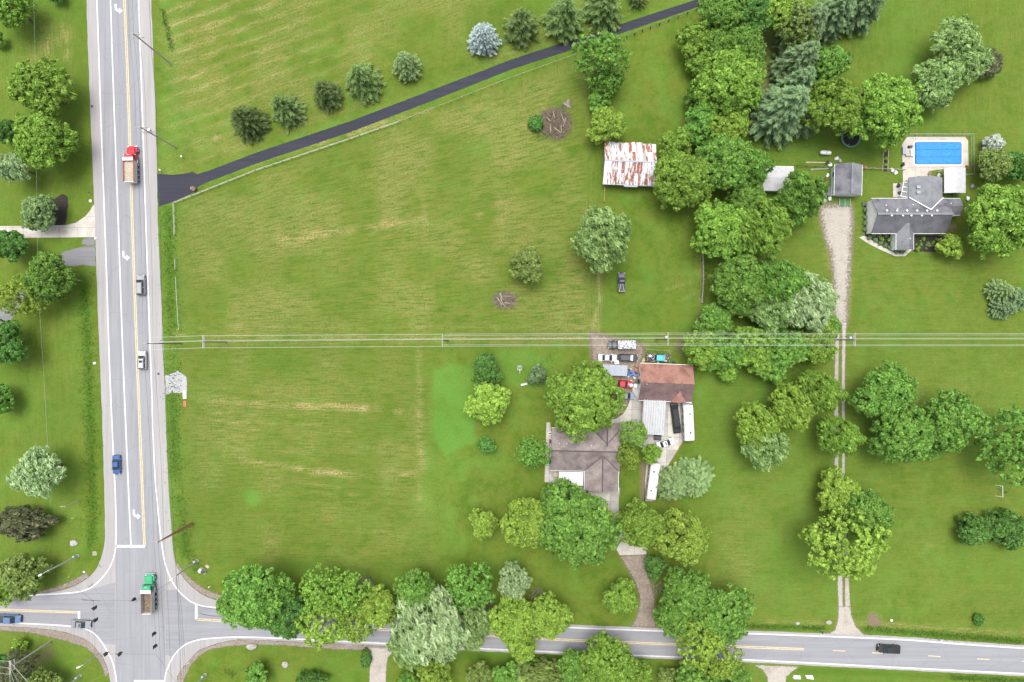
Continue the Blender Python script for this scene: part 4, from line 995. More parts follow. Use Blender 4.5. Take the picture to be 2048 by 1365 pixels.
# small front gable on the south slope
gx, gy = 3.1, -W1/2+1.4
MB().add([(gx-1.9,-W1/2-.22,3.02),(gx+1.9,-W1/2-.22,3.02),(gx,-W1/2-.22,4.1),(gx,-W1/2+2.55,4.1)], [(0,1,2),(0,2,3),(1,3,2)]).build('roof_gable', M['sh_red'], gar)
for xx, ww in ((-2.4,2.6),(3.1,2.8)): door(gar, xx, -W1/2+.25, 0, -1, ww, 2.2, M['white'])
MB().box(-L1/2-.1,0,2.2,.12,1.1,1.9).build('side_door', M['dark'], gar); window(gar, -L1/2+.2, 1.8, 1.6, -1, 0); window(gar, L1/2-.2, 0, 1.6, 1, 0)
MB().cyl((-4.9,-.4,4.7),(-4.9,-.4,5.15),.07,.07,8).build('roof_vent', M['trim'], gar)
# --- white corrugated carport
def corr(parent, name, x0, x1, y0, y1, z, pitch, m, dz=0, axis='y', amp=.05):
    n = int((x1-x0)/pitch)*4; mb = MB(); vs = []
    for yy, zz in ((y0, z), (y1, z+dz)):
        for i in range(n+1):
            x = x0+(x1-x0)*i/n; vs.append((x, yy, zz+amp*(0,1,1,0)[i % 4]))
    mb.add(vs, [(i, i+1, n+2+i, n+1+i) for i in range(n)])
    o = mb.build(name, m, parent)
    return o
cp = empty('carport', bxy(1307.5, 833.5, 2.6), R(-3.5), 'open carport with white corrugated metal roof', 'carport')
corr(cp, 'roof', -44/S/2, 44/S/2, -70/S/2, 70/S/2, 2.6, .55, M['metal_w'], .18, amp=.2)
MB().box(0,-70/S/2-.03,2.58,44/S,.06,.16).build('fascia', M['trim'], cp); MB().box(-44/S/2-.03,0,2.62,.06,70/S,.16).build('fascia', M['greywood'], cp)
for xx in (-2.5, 2.5):
    for yy in (-4, 0, 3.8): MB().box(xx, yy, 1.27, .1, .1, 2.54).build('post', M['trim'], cp)
for yy in (-4,-2,0,2,3.8): MB().box(0, yy, 2.54, 5.2, .06, .1).build('rafter', M['greywood'], cp)
# --- low blue-grey roofed shed in the yard
sh = empty('storage_shed', bxy(1230, 741, 2.1), R(-2.5), 'long low shed with flat pale blue grey metal roof', 'shed')
MB().box(0,0,1.0,49/S-.2,20/S-.2,2.0).build('wall', M['metal_g'], sh)
for i in range(4):
    MB().box(-49/S/2+49/S*(i+.5)/4,0,2.06,49/S/4-.02,20/S+.15,.08).build('roof_panel', M['metal_g'], sh)
door(sh, 49/S/2-.1, 0, 1, 0, 1.2, 1.8, M['white'])
# --- main brown-roofed house
hs_ = empty('house', bxy(1171, 900.5, 3.0), R(-1.2), 'brown grey shingle roofed house under the big front trees', 'house')
Lh, Wh = 138/S*.98, 85/S*.98
gable_walls(hs_, Lh-.6, Wh-.6, 3.0, 2.0, M['wall_brick']); gable_roof(hs_, 'roof', Lh-.8, Wh-.8, 3.0, 2.0, M['sh_brown'], M['sh_brown2'], .4, capm=M['sh_cap'])
# south wing
sx, sl, sw = 3.95, 9.0, 7.6
gable_walls(hs_, sl, sw-.4, 3.0, 1.35, M['wall_brick'], 'y', sx, -4.6, 'wing_wall'); gable_roof(hs_, 'wing_roof', sl, sw-.4, 3.0, 1.35, M['sh_brown'], M['sh_brown2'], .4, .14, 'y', sx, -4.6, True, M['sh_cap'])
# north wing
gable_walls(hs_, 6.2, 5.6, 3.0, 1.45, M['wall_brick'], 'y', 4.9, 3.1, 'wing_wall'); gable_roof(hs_, 'wing_roof', 6.2, 5.6, 3.0, 1.45, M['sh_brown2'], M['sh_brown'], .4, .14, 'y', 4.9, 3.1, True, M['sh_cap'])
for a_, b_ in (((sx-3.9,-4.75,3.1),(sx,-.9,4.55)),((sx+3.9,-4.75,3.1),(sx,-.9,4.55)),((4.9-2.95,4.7,3.2),(4.9,1.7,4.5)),((4.9+2.95,4.7,3.2),(4.9,1.7,4.5))): MB().path([Vector(a_), Vector(b_)], .09, 4).build('valley_flashing', M['sh_cap'], hs_)
for xx, yy in ((-6.3,1.7),(-4.6,1.7),(1.2,1.4)): MB().cyl((xx,yy,3.9),(xx,yy,4.75),.09,.09,8).build('roof_vent', M['trim'], hs_)
MB().cyl((7.3,-1.2,3.2),(7.3,-1.2,5.0),.06,.06,6).build('vent_pipe', M['galv'], hs_)
for xx in (-6,-3,-.5): window(hs_, xx, -Wh/2+.3, 1.5, 0, -1, 1.4, 1.2)
for yy in (-1.8,1.6): window(hs_, -Lh/2+.3, yy, 1.5, -1, 0, 1.2, 1.2)
door(hs_, sx, -9.1, 0, -1, 4.4, 2.2, M['white']); window(hs_, 7.6, -3, 1.5, 1, 0)
aw = empty('patio_awning', bxy(1142, 957.5, 2.5), R(-1.2), 'white metal patio awning on the south side of the brown house', 'awning')
corr(aw, 'roof', -24/S, 24/S, -13.2/S, 13.2/S, 2.45, .3, M['white'], .25, amp=.03)
MB().box(0,-13.2/S-.03,2.42,48/S,.07,.16).build('fascia', M['trim'], aw)
for xx in (-2.7,-.9,.9,2.7): MB().box(xx,-1.45,1.2,.09,.09,2.4).build('post', M['trim'], aw)
# --- grey shingled house on the east
eh = empty('house', bxy(1818.5, 432, 3.0), 0, 'grey shingle roofed house with white siding beside the pool', 'house')
X0, Y0 = P(1818.5, 432, 3.0)
def lx(px, py, z): x, y = P(px, py, z); return (x-X0, y-Y0)
Le, We = 149/S*.98, 70/S*.98
gable_walls(eh, Le-.5, We-.6, 3.0, 2.5, M['wall_w'])
gable_roof(eh, 'roof', Le-.5, We-.6, 3.0, 2.5, M['sh_grey'], M['sh_dark'], .3)
MB().box(0,0,5.56,Le+.1,.5,.07).build('ridge_cap', M['sh_light'], eh)
nx, ny = lx(1851, 390, 3.0)       # north wing, roof carried over the main slope
gable_walls(eh, 7.2, 7.4, 3.15, 1.7, M['wall_w'], 'y', nx, ny+.2, 'wing_wall'); gable_roof(eh, 'wing_roof', 7.4, 7.4, 3.15, 1.75, M['sh_light'], None, .3, .14, 'y', nx, ny+.1, False)
for sgn in (-1, 1):               # white valley flashing
    a = Vector((nx+sgn*4.0, 4.25, 3.28)); b = Vector((nx, 1.05, 5.05)); d = (b-a); MB().path([a, b], .13, 4).build('valley_flashing', M['trim'], eh)
for dx_, dy_ in ((-2.3,1.6),(-2.3,.35)): 
    MB().box(nx+dx_, ny+dy_, 4.07, .85, .65, .14).build('skylight', M['metal_g'], eh)
wx, wy = lx(1811, 474, 3.0)       # south wing
gable_walls(eh, 5.6, 3.6, 3.0, 1.6, M['wall_w'], 'y', wx, wy, 'wing_wall'); gable_roof(eh, 'wing_roof', 5.6, 3.6, 3.0, 1.6, M['sh_light'], M['sh_grey'], .25, .14, 'y', wx, wy, True)
ex_, ey_ = lx(1903, 414, 2.6)     # east lean
gable_walls(eh, 4.2, 3.7, 2.6, .9, M['wall_w'], 'x', ex_, ey_, 'wing_wall'); gable_roof(eh, 'wing_roof', 4.0, 3.5, 2.6, .9, M['sh_grey'], M['sh_grey'], .2, .12, 'x', ex_, ey_, True)
for px in (1773,1793,1813,1833,1853,1873): 
    x, y = lx(px, 422, 5.2); MB().cyl((x,y,4.9),(x,y,5.4),.16,.16,8).cyl((x,y,5.4),(x,y,5.5),.23,.23,8).build('roof_vent', M['trim'], eh)
for px in (1783,1805,1822,1843,1863):
    x, y = lx(px, 431.5, 5.3); MB().cyl((x,y,4.9),(x,y,5.4),.16,.16,8).cyl((x,y,5.4),(x,y,5.5),.23,.23,8).build('roof_vent', M['trim'], eh)
for px, py, z in ((1772,411,4.3),(1795,418,4.6),(1826,410,4.2),(1902,407,3.3),(1820,477,4.4)):
    x, y = lx(px, py, z); MB().cyl((x,y,z-.6),(x,y,z+.1),.11,.11,8).build('vent_pipe', M['trim'], eh)
for xx in (-6,3,6): window(eh, xx, -We/2+.3, 1.5, 0, -1, 1.5, 1.2)
door(eh, wx, wy-2.8, 0, -1)
pc = empty('porch_roof', bxy(1910, 361, 2.8), 0, 'bright white metal porch roof between the pool and grey house', 'porch')
gable_roof(pc, 'roof', 51/S*.98-.2, 43/S*.98-.2, 2.8, .35, M['metal_w'], None, .1, .1, 'y', 0, 0, False)
for xx in (-2.2,2.2):
    for yy in (-2.7,0,2.7): MB().box(xx,yy,1.37,.12,.12,2.74).build('post', M['trim'], pc)
# --- grey garage and little dog house
gg = empty('garage', bxy(1697, 360, 2.6), R(-1.5), 'grey shingled garage with pale blue walls by the gravel drive', 'garage')
Lg, Wg = 61/S*.98, 54/S*.98
gable_walls(gg, Lg-.5, Wg-.5, 2.7, 1.6, M['wall_b'], 'y'); gable_roof(gg, 'roof', Lg-.5, Wg-.5, 2.7, 1.6, M['sh_grey'], M['sh_light'], .3, .14, 'y')
MB().box(0,0,4.34,.4,Lg,.06).build('ridge_cap', M['sh_light'], gg)
door(gg, 0, -Lg/2+.25, 0, -1, 4.6, 2.1, M['white']); window(gg, -Wg/2+.25, 1.5, 1.4, -1, 0)
dh = empty('dog_house', bxy(1656.5, 383, 1.2), R(-1.5), 'small grey roofed dog house on the left of the grey garage', 'dog house')
gable_walls(dh, 1.7, 1.4, 1.0, .5, M['wall_w'], 'y'); gable_roof(dh, 'roof', 1.7, 1.4, 1.0, .5, M['sh_grey'], None, .12, .06, 'y')
MB().box(0,-.86,.4,.5,.05,.6).build('door', M['black'], dh)
# --- white shed in the wood
ws = empty('shed', bxy(1556, 357, 2.8), R(-1), 'white roofed shed half hidden by trees at the wood edge', 'shed')
gable_walls(ws, 7.0, 5.2, 2.8, .7, M['wall_w']); gable_roof(ws, 'roof', 7.0, 5.2, 2.8, .7, M['metal_w'], None, .2); door(ws, 3.5, 0, 1, 0)

# ---------------------------------------------------------------- pool and garden of the east house
DECK = [(1806,285),(1814,273),(1932,273),(1936,278),(1942,338),(1890,338),(1890,362),(1860,362),(1860,338),(1857,366),(1806,366),(1805,330)]
M['deck'] = mat('tan_pool_concrete', (.42,.385,.34), .9, .1, .9, grime=(.3,.26,.22), gscale=.4, gamt=.4, world=True)
slabs('pool_deck', [(1804,290),(1814,274),(1930,274),(1936,282),(1937,338),(1890,338),(1862,342),(1860,366),(1806,366)], (3.2,3.2), .012, M['deck'], M['deck'], 'tan concrete deck around the swimming pool', 0, .04)
slabs('patio', [(1786,367),(1808,367),(1808,395),(1786,395)], (1.6,1.6), .010, M['concrete'], M['slab2'], 'small square patio at the rear of the grey house')
x, y = P(1876, 307, 0); pool = empty('swimming_pool', (x, y, 0), 0, 'rectangular swimming pool under a bright blue cover', 'swimming pool')
pl, pw_ = 94/S, 45/S
def rrect(hx, hy, r, n=5):
    out = []
    for cx, cy, a0 in ((hx-r,hy-r,0),(-hx+r,hy-r,90),(-hx+r,-hy+r,180),(hx-r,-hy+r,270)):
        for i in range(n): a = R(a0+90*i/(n-1)); out.append((cx+r*math.cos(a), cy+r*math.sin(a)))
    return out
MB().prism(rrect(pl/2+.28, pw_/2+.28, .6), .016, .07).build('coping', M['white'], pool)
pcm, t = newmat('blue_pool_cover', .35, 0, .4); n = t.noise(t.mapped((1,3,1)), 1.2, 4, .7, 1.0); n2 = t.noise(t.tc.outputs['Object'], 8, 2)
t.l(t.mix(t.ramp(n, .35, .7), (.012,.14,.50), (.03,.26,.66)), t.b.inputs['Base Color']); t.bump(t.math('ADD', n, t.math('MULTIPLY', n2, .3)), .5, .08)
M['cover'] = pcm
MB().prism(rrect(pl/2, pw_/2, .45), .071, .085).build('water', mat('pool_blue_edge', (.008,.10,.38), .3, .1), pool)
cov_ = MB().prism(rrect(pl/2-.08, pw_/2-.08, .4), .0855, .092).build('cover', mat('cover_seam', (.006,.09,.42), .4, .1), pool)
for i in range(3):
    yy = -pw_/2+.1+(pw_-.2)*(i+.5)/3; MB().box(.1, yy, .105, pl-.55, (pw_-.2)/3-.10, .02).build('cover_panel', M['cover'], cov_)
MB().box(-pl/2-.2,-.1,.1,.6,.9,.03).build('step', mat('pool_light_blue', (.05,.35,.62), .3, .05), pool)
for yy in (-.9,1.5): MB().path([(pl/2-.5,pw_/2+.1*yy,.1),(pl/2-.3,pw_/2+.2,.6),(pl/2-.1,pw_/2+.3,.1)], .03, 6).build('handrail', M['chrome'], pool) if False else None
e = empty('pool_lounger', (*P(1820,294,.3), 0), R(5), 'dark lounger beside the pool cover corner', 'lounger')
MB().box(0,0,.33,.95,.6,.07).build('seat', M['dark'], e); MB().box(.75,.1,.36,.5,.1,.1).build('arm', M['dark'], e); MB().box(-.35,0,.5,.08,.6,.35).build('backrest', M['dark'], e)
for sx_, sy_ in ((-1,-1),(-1,1),(1,-1),(1,1)): MB().box(.4*sx_,.25*sy_,.15,.05,.05,.3).build('leg', M['dark'], e)
for i, (px, py, w_, d_, lb) in enumerate([(1808,302,.8,1.7,'tall grey storage box at the left pool edge'),(1816,311,1.2,.4,'low grey deck box left of the pool steps'),(1824,306,.8,1.5,'white slide platform at the left end of the pool')]):
    o = empty('deck_box', (*P(px,py,.3),0), 0, lb, 'box'); mm = (M['metal_g'], M['slab2'], M['trim'])[i]; MB().box(0,0,.25,w_,d_,.5,0,.96,.96).build('body', mm, o); MB().box(0,0,.53,w_+.05,d_+.05,.06).build('lid', mm, o)
def fence(pts, label, posts=2.4, h=1.3, rails=(.5,1.1), pm=None, rmt=None, pr=.05, rr=.035, cat='fence', name='fence'):
    pts = [Vector((*P(a,b),0)) for a,b in pts]; root = empty(name, pts[0], 0, label, cat); o = pts[0]
    pmesh = MB().box(0,0,h/2,pr*2,pr*2,h).mesh('post', pm)
    for a, b in zip(pts[:-1], pts[1:]):
        d = (b-a).length; n = max(1, round(d/posts)); an = math.atan2((b-a).y, (b-a).x)
        rme = MB().box(d/n/2,0,0,d/n,rr*1.2,rr*2).mesh('rail', rmt or pm)
        for i in range(n):
            p = a.lerp(b, i/n)-o; inst('post', pmesh, root, p, an)
            for z in rails: inst('rail', rme, root, p+Vector((0,0,z)), an)
        inst('post', pmesh, root, b-o, an)
    return root
fence([(1808,277),(1810,271),(1941,271),(1942,350)], 'thin metal fence around the north and east of the pool', 2.2, 1.2, (.2,1.15), M['galv'], M['galv'], .04, .03)
fence([(1942,350),(1926,352)], 'short fence end by the white porch roof', 2.2, 1.2, (.2,1.15), M['galv'], M['galv'], .04, .03)
fence([(1727,338),(1806,341)], 'low weathered fence between the garage and the pool', 2.0, 1.1, (.4,.95), M['greywood'], M['greywood'], .07, .04)
fence([(1592,333),(1664,337)], 'dark wire fence from the white shed to the grey garage', 2.2, 1.2, (.3,.7,1.1), M['dark'], M['dark'], .05, .03)
# beds of the east house
struct('flower_bed', [(1729,462),(1795,462),(1797,500),(1782,500),(1755,484),(1731,475)], .006, M['mulch'], 'left front mulch bed of the grey house', .08, .5)
struct('flower_bed', [(1828,472),(1888,472),(1884,505),(1826,504)], .006, M['mulch'], 'right front mulch bed of the grey house', .08, .5)
struct('flower_bed', [(1727,404),(1734,403),(1734,464),(1728,464)], .006, M['mulch'], 'narrow mulch bed along the gable wall of the grey house', .05, .5)
slabs('garden_walk', [(1718,475),(1729,472),(1753,487),(1782,503),(1806,507),(1820,497),(1824,500),(1810,513),(1790,513),(1757,498),(1732,485)], (1.2,1.2), .012, M['concrete'], M['concrete'], 'angled concrete walk in front of the grey house', R(-30))
hme, hL = crown(301, .62, .6, 5, .2, 16, .2); hme.materials.append(LM['pine']); hm2 = hme.copy(); hm2.materials.clear(); hm2.materials.append(LM['bright'])
HOSTA = [(1747,471),(1759,471),(1771,471),(1738,476),(1751,481),(1761,487),(1771,491),(1778,495),(1779,480),(1764,479),(1729,408),(1730,420),(1730,435),(1730,447),(1730,460),(1793,503),(1803,504)]
HL = ['leftmost round plant of the three against the front wall of the grey house','middle round plant of the three against the front wall of the grey house','rightmost round plant of the three against the front wall of the grey house',
 'round plant at the left corner of the left front bed','first round plant along the angled walk from the left','second round plant along the angled walk from the left','third round plant along the angled walk from the left','fourth round plant along the angled walk, next to the wing',
 'light green plant beside the left wall of the south wing','light green plant in the centre of the left front bed','topmost round plant in the narrow bed along the gable wall','second round plant from the top along the gable wall','third round plant from the top along the gable wall','fourth round plant from the top along the gable wall','lowest round plant in the narrow bed along the gable wall',
 'left round plant at the foot of the south wing','right round plant at the foot of the south wing']
for i, (px, py) in enumerate(HOSTA):
    o = empty('hosta_plant', (*P(px,py,.3),0), i*1.3, HL[i], 'plant', 'round plants in the left beds of the grey house')
    o.scale = (.8,.8,.8); inst('leaves', hme if i not in (8,9) else hm2, o)
rr_ = random.Random(11)
for i in range(16):
    o = empty('flower_plant', (*P(1832+rr_.random()*50, 476+rr_.random()*25, .2),0), i, 'small light green plant scattered in the right front mulch bed', 'plant', 'small plants in the right front bed of the grey house')
    s_ = rr_.uniform(.35,.75); o.scale = (s_,s_,s_*1.2); inst('leaves', hm2 if i % 3 else hme, o)
# trampoline
o = empty('trampoline', (*P(1702,276,.9),0), 0, 'round trampoline with green padding under the maples', 'trampoline')
def ring(r0, r1, z0, z1, n=28):
    vs = []; 
    for r_, z in ((r0,z0),(r1,z0),(r1,z1),(r0,z1)):
        for i in range(n): vs.append((r_*math.cos(6.2832*i/n), r_*math.sin(6.2832*i/n), z))
    return MB().add(vs, [(k*n+i, k*n+(i+1) % n, ((k+1) % 4)*n+(i+1) % n, ((k+1) % 4)*n+i) for k in range(4) for i in range(n)])
ring(1.95,2.35,.88,.95).build('padding', mat('green_pad', (.10,.22,.14), .7, .15), o); MB().cyl((0,0,.84),(0,0,.86),1.95,1.95,28).build('mat', M['black'], o)
for i in range(6):
    a = 6.283*i/6; MB().cyl((2.2*math.cos(a),2.2*math.sin(a),0),(2.2*math.cos(a),2.2*math.sin(a),2.4),.04,.04,6).build('pole', M['galv'], o)
# propane tank
o = empty('propane_tank', (*P(1651,306,.7),0), R(-3), 'white horizontal propane tank on the lawn', 'tank')
tk = MB(); tk.loft([[(xx, r_*math.cos(6.283*i/14), .75+r_*math.sin(6.283*i/14)) for i in range(14)] for xx, r_ in ((-1.35,.12),(-1.28,.3),(-1.1,.45),(-.9,.5),(.9,.5),(1.1,.45),(1.28,.3),(1.35,.12))]); tk.build('shell', M['white'], o, True)
MB().cyl((.1,0,1.2),(.1,0,1.36),.2,.2,12).build('valve_dome', M['galv'], o)
for xx in (-.7,.7): MB().box(xx,0,.15,.15,.7,.35).build('leg', M['galv'], o)
# narrow planter
o = empty('planter_bed', (*P(1771,321,.2),0), R(-2), 'narrow stone edged planter on the lawn left of the pool', 'planter')
for k_ in range(3): MB().box(0,1.6-1.7*k_,.12,1.1,1.5,.24).build('soil', M['mulch'], o); MB().box(-.6,1.6-1.7*k_,.16,.12,1.55,.32).build('border', M['tan'], o); MB().box(.6,1.6-1.7*k_,.16,.12,1.55,.32).build('border', M['tan'], o)
for px, py, s_ in ((1768,303,.6),(1772,318,.7),(1771,330,.6)):
    q = empty('planter_plant', (*P(px,py,.3),.2), 0, {303:'leafy plant in the top box of the narrow planter',318:'leafy plant in the middle box of the narrow planter',330:'leafy plant in the bottom box of the narrow planter'}[py], 'plant', 'plants in the narrow planter'); q.scale = (s_,s_,s_); inst('leaves', hm2, q)
# ---------------------------------------------------------------- vehicles
def wheel(root, x, y, r=.34, wd=.24):
    t_ = MB().cyl((x,y-wd/2,r),(x,y+wd/2,r),r,r,16).build('wheel', M['tyre'], root)
    s = 1 if y > 0 else -1; MB().cyl((x,y+s*(wd/2-.04),r),(x,y+s*(wd/2+.015),r),r*.62,r*.55,12).build('rim', M['rim'], t_)
def body_loft(secs, w, zl=.24):
    rings = []
    for x, f, zt in secs:
        h = w/2*f; rings.append([(x,-h*.88,zl),(x,-h,zl+.16),(x,-h,zt-.22),(x,-h*.96,zt-.06),(x,-h*.86,zt),(x,h*.86,zt),(x,h*.96,zt-.06),(x,h,zt-.22),(x,h,zl+.16),(x,h*.88,zl)])
    return MB().loft(rings)
def quadp(root, name, q, m, off=.012, th=.012):
    q = [Vector(p) for p in q]; n = (q[1]-q[0]).cross(q[3]-q[0]).normalized()
    mb = MB().add([p+n*off for p in q]+[p-n*th for p in q], [(0,1,2,3),(7,6,5,4),(0,4,5,1),(1,5,6,2),(2,6,7,3),(3,7,4,0)]); return mb.build(name, m, root)
def car(px, py, ang, label, paintm, kind='sedan', L=4.7, W=1.82, H=1.46, name=None, cat='car', extras=None, roofm=None, sunroof=False, shade=None, z=0.0, cabm=None):
    root = empty(name or {'sedan':'parked_car','suv':'suv','pickup':'pickup_truck','van':'van','limo':'limousine'}[kind], (*P(px,py,.7),z), R(ang), label, cat)
    b = L/2; belt = .92 if kind in ('sedan','limo') else 1.08; zl = .24 if kind != 'pickup' else .34
    hood = 1.25 if kind != 'van' else .9; tail = {'sedan':.95,'limo':1.0,'suv':.12,'van':.08,'pickup':2.05}[kind]
    hx = b-hood
    if kind == 'pickup':
        cr = -b+tail; secs = [(cr,1,belt),(cr+.3,1,belt),(hx,1,belt),(hx+.1,.99,belt-.02),(b-.5,.96,belt-.08),(b-.12,.9,belt-.16),(b,.8,belt-.34)]
        body_loft(secs, W, zl).build('body', paintm, root)
        bed = MB().box(-b+tail/2+.02,0,.66,tail-.04,W*.96,.1).build('bed_floor', M['dark'], root)
        for s in (-1,1): MB().box(-b+tail/2+.02,s*(W/2-.06),.78,tail-.04,.12,.56).build('bed_side', paintm, root)
        MB().box(-b+.05,0,.8,.09,W-.24,.52).build('tailgate', paintm, root)
    else:
        secs = [(-b,.8,belt-.28),(-b+.08,.92,belt-.08),(-b+.35,.98,belt),(-b+tail+.3,1,belt+.02),(hx,1,belt),(hx+.25,.99,belt-.03),(b-.35,.95,belt-.13),(b-.1,.87,belt-.22),(b,.72,belt-.36)]
        body_loft(secs, W, zl).build('body', paintm, root)
    # cabin
    xr, xf = (-b+tail, hx+.12); sl_r = {'sedan':.62,'limo':.62,'suv':.28,'van':.18,'pickup':.22}[kind]; sl_f = {'sedan':.82,'limo':.8,'suv':.75,'van':.7,'pickup':.72}[kind]
    wb, wr = W/2*.9, W/2*.72; zb, zt = belt-.01, H-.05
    B = [(xr,-wb,zb),(xf,-wb,zb),(xf,wb,zb),(xr,wb,zb)]; T = [(xr+sl_r,-wr,zt),(xf-sl_f,-wr,zt),(xf-sl_f,wr,zt),(xr+sl_r,wr,zt)]
    MB().add(B+T, [(0,1,5,4),(1,2,6,5),(2,3,7,6),(3,0,4,7),(4,5,6,7),(3,2,1,0)]).build('cabin', cabm or paintm, root)
    rl = (xf-sl_f)-(xr+sl_r); rc = ((xf-sl_f)+(xr+sl_r))/2
    MB().box(rc,0,zt+.025,rl,wr*2,.06,0,.94,.9).build('roof', roofm or paintm, root)
    def lp(a, b_, t): return tuple(a[i]+(b_[i]-a[i])*t for i in range(3))
    ins = lambda q, m=.08: [lp(q[i], lp(q[(i+1)%4], q[(i+3)%4], .5), m*1.0) for i in range(4)]
    quadp(root, 'windscreen', ins([B[1],B[2],T[2],T[1]]), shade or M['glass']); quadp(root, 'rear_window', ins([B[3],B[0],T[0],T[3]]), M['glass'])
    nw = {'limo':5,'van':3}.get(kind, 2)
    for s, (p, q, r_, t_) in ((-1,(B[0],B[1],T[1],T[0])),(1,(B[2],B[3],T[3],T[2]))):
        for i in range(nw):
            a, c = i/nw+.03, (i+1)/nw-.03
            quadp(root, 'side_window', [lp(lp(p,q,a),lp(t_,r_,a),.1), lp(lp(p,q,c),lp(t_,r_,c),.1), lp(lp(p,q,c),lp(t_,r_,c),.9), lp(lp(p,q,a),lp(t_,r_,a),.9)], M['glass'])
    if sunroof: MB().box(rc+rl*.2,0,zt+.058,rl*.26,wr*1.2,.012).build('sunroof', M['glass'], root)
    wx = L*.31; wy = W/2-.13; wr_ = .34 if kind in ('sedan','limo') else .38
    for sx_ in (-1,1):
        for sy_ in (-1,1): wheel(root, sx_*wx+.05, sy_*wy, wr_)
    for s in (-1,1):
        MB().box(b-.12,s*W*.34,belt-.30,.16,.36,.14).build('headlight', M['lamp_w'], root); MB().box(-b+.05,s*W*.36,belt-.26,.1,.3,.16).build('tail_light', M['lamp_r'], root)
        MB().box(hx-.05,s*(W/2+.09),belt+.06,.14,.2,.13).build('mirror', paintm, root)
    MB().box(b-.02,0,.42,.14,W*.8,.16).build('bumper', M['black'], root); MB().box(-b+.02,0,.42,.14,W*.8,.16).build('bumper', M['black'], root)
    if kind == 'suv':
        for s in (-1,1): MB().box(rc,s*(wr-.06),zt+.09,rl*.86,.05,.05).build('roof_rail', M['black'], root)
    if extras: extras(root, b, W, belt, H)
    return root
SILV = paint('silver_paint', (.25,.26,.28), .35, .3); WHT = paint('white_car_paint', (.62,.62,.62), .3); BLU = paint('blue_car_paint', (.05,.10,.26), .3, .2); DBLU = paint('slate_blue_paint', (.10,.17,.30), .3, .2)
BLK = paint('black_car_paint', (.012,.012,.014), .22); DGR = paint('charcoal_paint', (.045,.05,.065), .35); GRY = paint('blue_grey_paint', (.22,.25,.31), .4); TURQ = paint('turquoise_paint', (.08,.42,.45), .5); REDP = paint('red_truck_paint', (.42,.015,.03), .35); GRNP = paint('green_truck_paint', (.04,.30,.14), .35)
PSIL = paint('pale_silver_paint', (.40,.41,.42), .35, .2)
SHADE = mat('white_sunshade', (.6,.6,.58), .7, .05)
car(282,571,91,'silver people carrier driving north on the main road',SILV,'suv',4.9,1.92,1.75,'moving_car')
car(285,721,91,'pale silver crossover with dark sunroof driving north on the main road',PSIL,'suv',4.5,1.85,1.62,'moving_car',sunroof=True)
car(233,930,-89,'dark blue sedan driving south on the main road',BLU,'sedan',4.6,1.84,1.45,'moving_car')
car(18,1238,-2,'slate blue pickup truck on the west arm of the crossroads',DBLU,'pickup',5.7,1.98,1.85,cat='truck')
car(162,1249,-4,'silver grey sedan with sunroof waiting at the west stop bar',SILV,'sedan',4.6,1.84,1.46,'moving_car',sunroof=True)
car(747,1250,177,'white car half hidden under the roadside trees',WHT,'sedan',4.6,1.82,1.46,'moving_car')
car(1777,1298,177,'black pickup truck driving on the right end of the cross road',paint('black_pickup_paint',(.02,.021,.023),.4),'pickup',5.3,1.92,1.8,cat='truck',extras=lambda r,b,W,be,H: MB().box(-b+1.05,0,.99,1.95,W-.24,.05).build('bed_cover', M['black'], r))
def rack(r, b, W, be, H):
    for yy in (-.6,.6): MB().path([(-b+.1,yy,1.15),(-b+1.9,yy*.3,1.15)], .035, 5).build('rack_bar', M['white'], r)
    MB().path([(-b+.1,-.7,1.12),(-b+.1,.7,1.12)], .04, 5).build('rack_bar', M['white'], r)
car(1243,565,90,'dark pickup truck with pale rack parked alone on the grass',DGR,'pickup',4.6,1.75,1.6,cat='truck',extras=rack)
car(1215,716,-2,'white sedan parked above the blue grey shed',WHT,'sedan',4.5,1.75,1.42)
car(1256,716,-2,'charcoal estate car with white windscreen shade in the gravel yard',DGR,'suv',4.6,1.8,1.6,shade=SHADE)
car(1252,792,-2,'blue grey car under the bright tree by the concrete path',GRY,'sedan',4.4,1.76,1.42)
car(1351,834,97,'long black stretch limousine on the concrete yard',BLK,'limo',8.0,1.88,1.46)
car(1331,887,18,'white car with green windows at the yard corner',WHT,'sedan',4.5,1.78,1.42,sunroof=True)
car(1316,862,88,'dark grey car parked under the white carport',DGR,'sedan',4.5,1.78,1.42)
def junk_turq(r, b, W, be, H):
    rg = random.Random(2)
    for i in range(34): 
        c = Vector((rg.uniform(-b+.1,-b+2.0), rg.uniform(-.75,.75), 1.0+rg.random()*.25)); d = Vector((rg.uniform(-1,1), rg.uniform(-1,1), .2))*.55
        MB().cyl(c-d, c+d, .035, .035, 5).build('scrap_pipe', (M['galv'], M['white'], M['dark'], M['rust'])[i % 4], r)
    for i in range(8):
        c = Vector((rg.uniform(b-.9,b-.05), rg.uniform(-.7,.7), .98)); MB().box(c.x,c.y,c.z,.35,.3,.2,rg.random()).build('engine_part', (M['galv'], M['rust'], M['dark'])[i % 3], r)
    MB().cyl((-b+.8,.4,1.1),(-b+.8,.4,1.3),.32,.32,14).build('spare_wheel', M['white'], r)
TQW = paint('pale_turquoise_glass', (.20,.52,.56), .3)
car(1316,716,-2,'old pickup truck with turquoise cab heaped with scrap behind the garage',mat('primer_grey',(.09,.085,.08),.8,.4,4),'pickup',5.6,1.9,1.8,cat='truck',extras=junk_turq,shade=TQW,roofm=TURQ,cabm=TURQ)
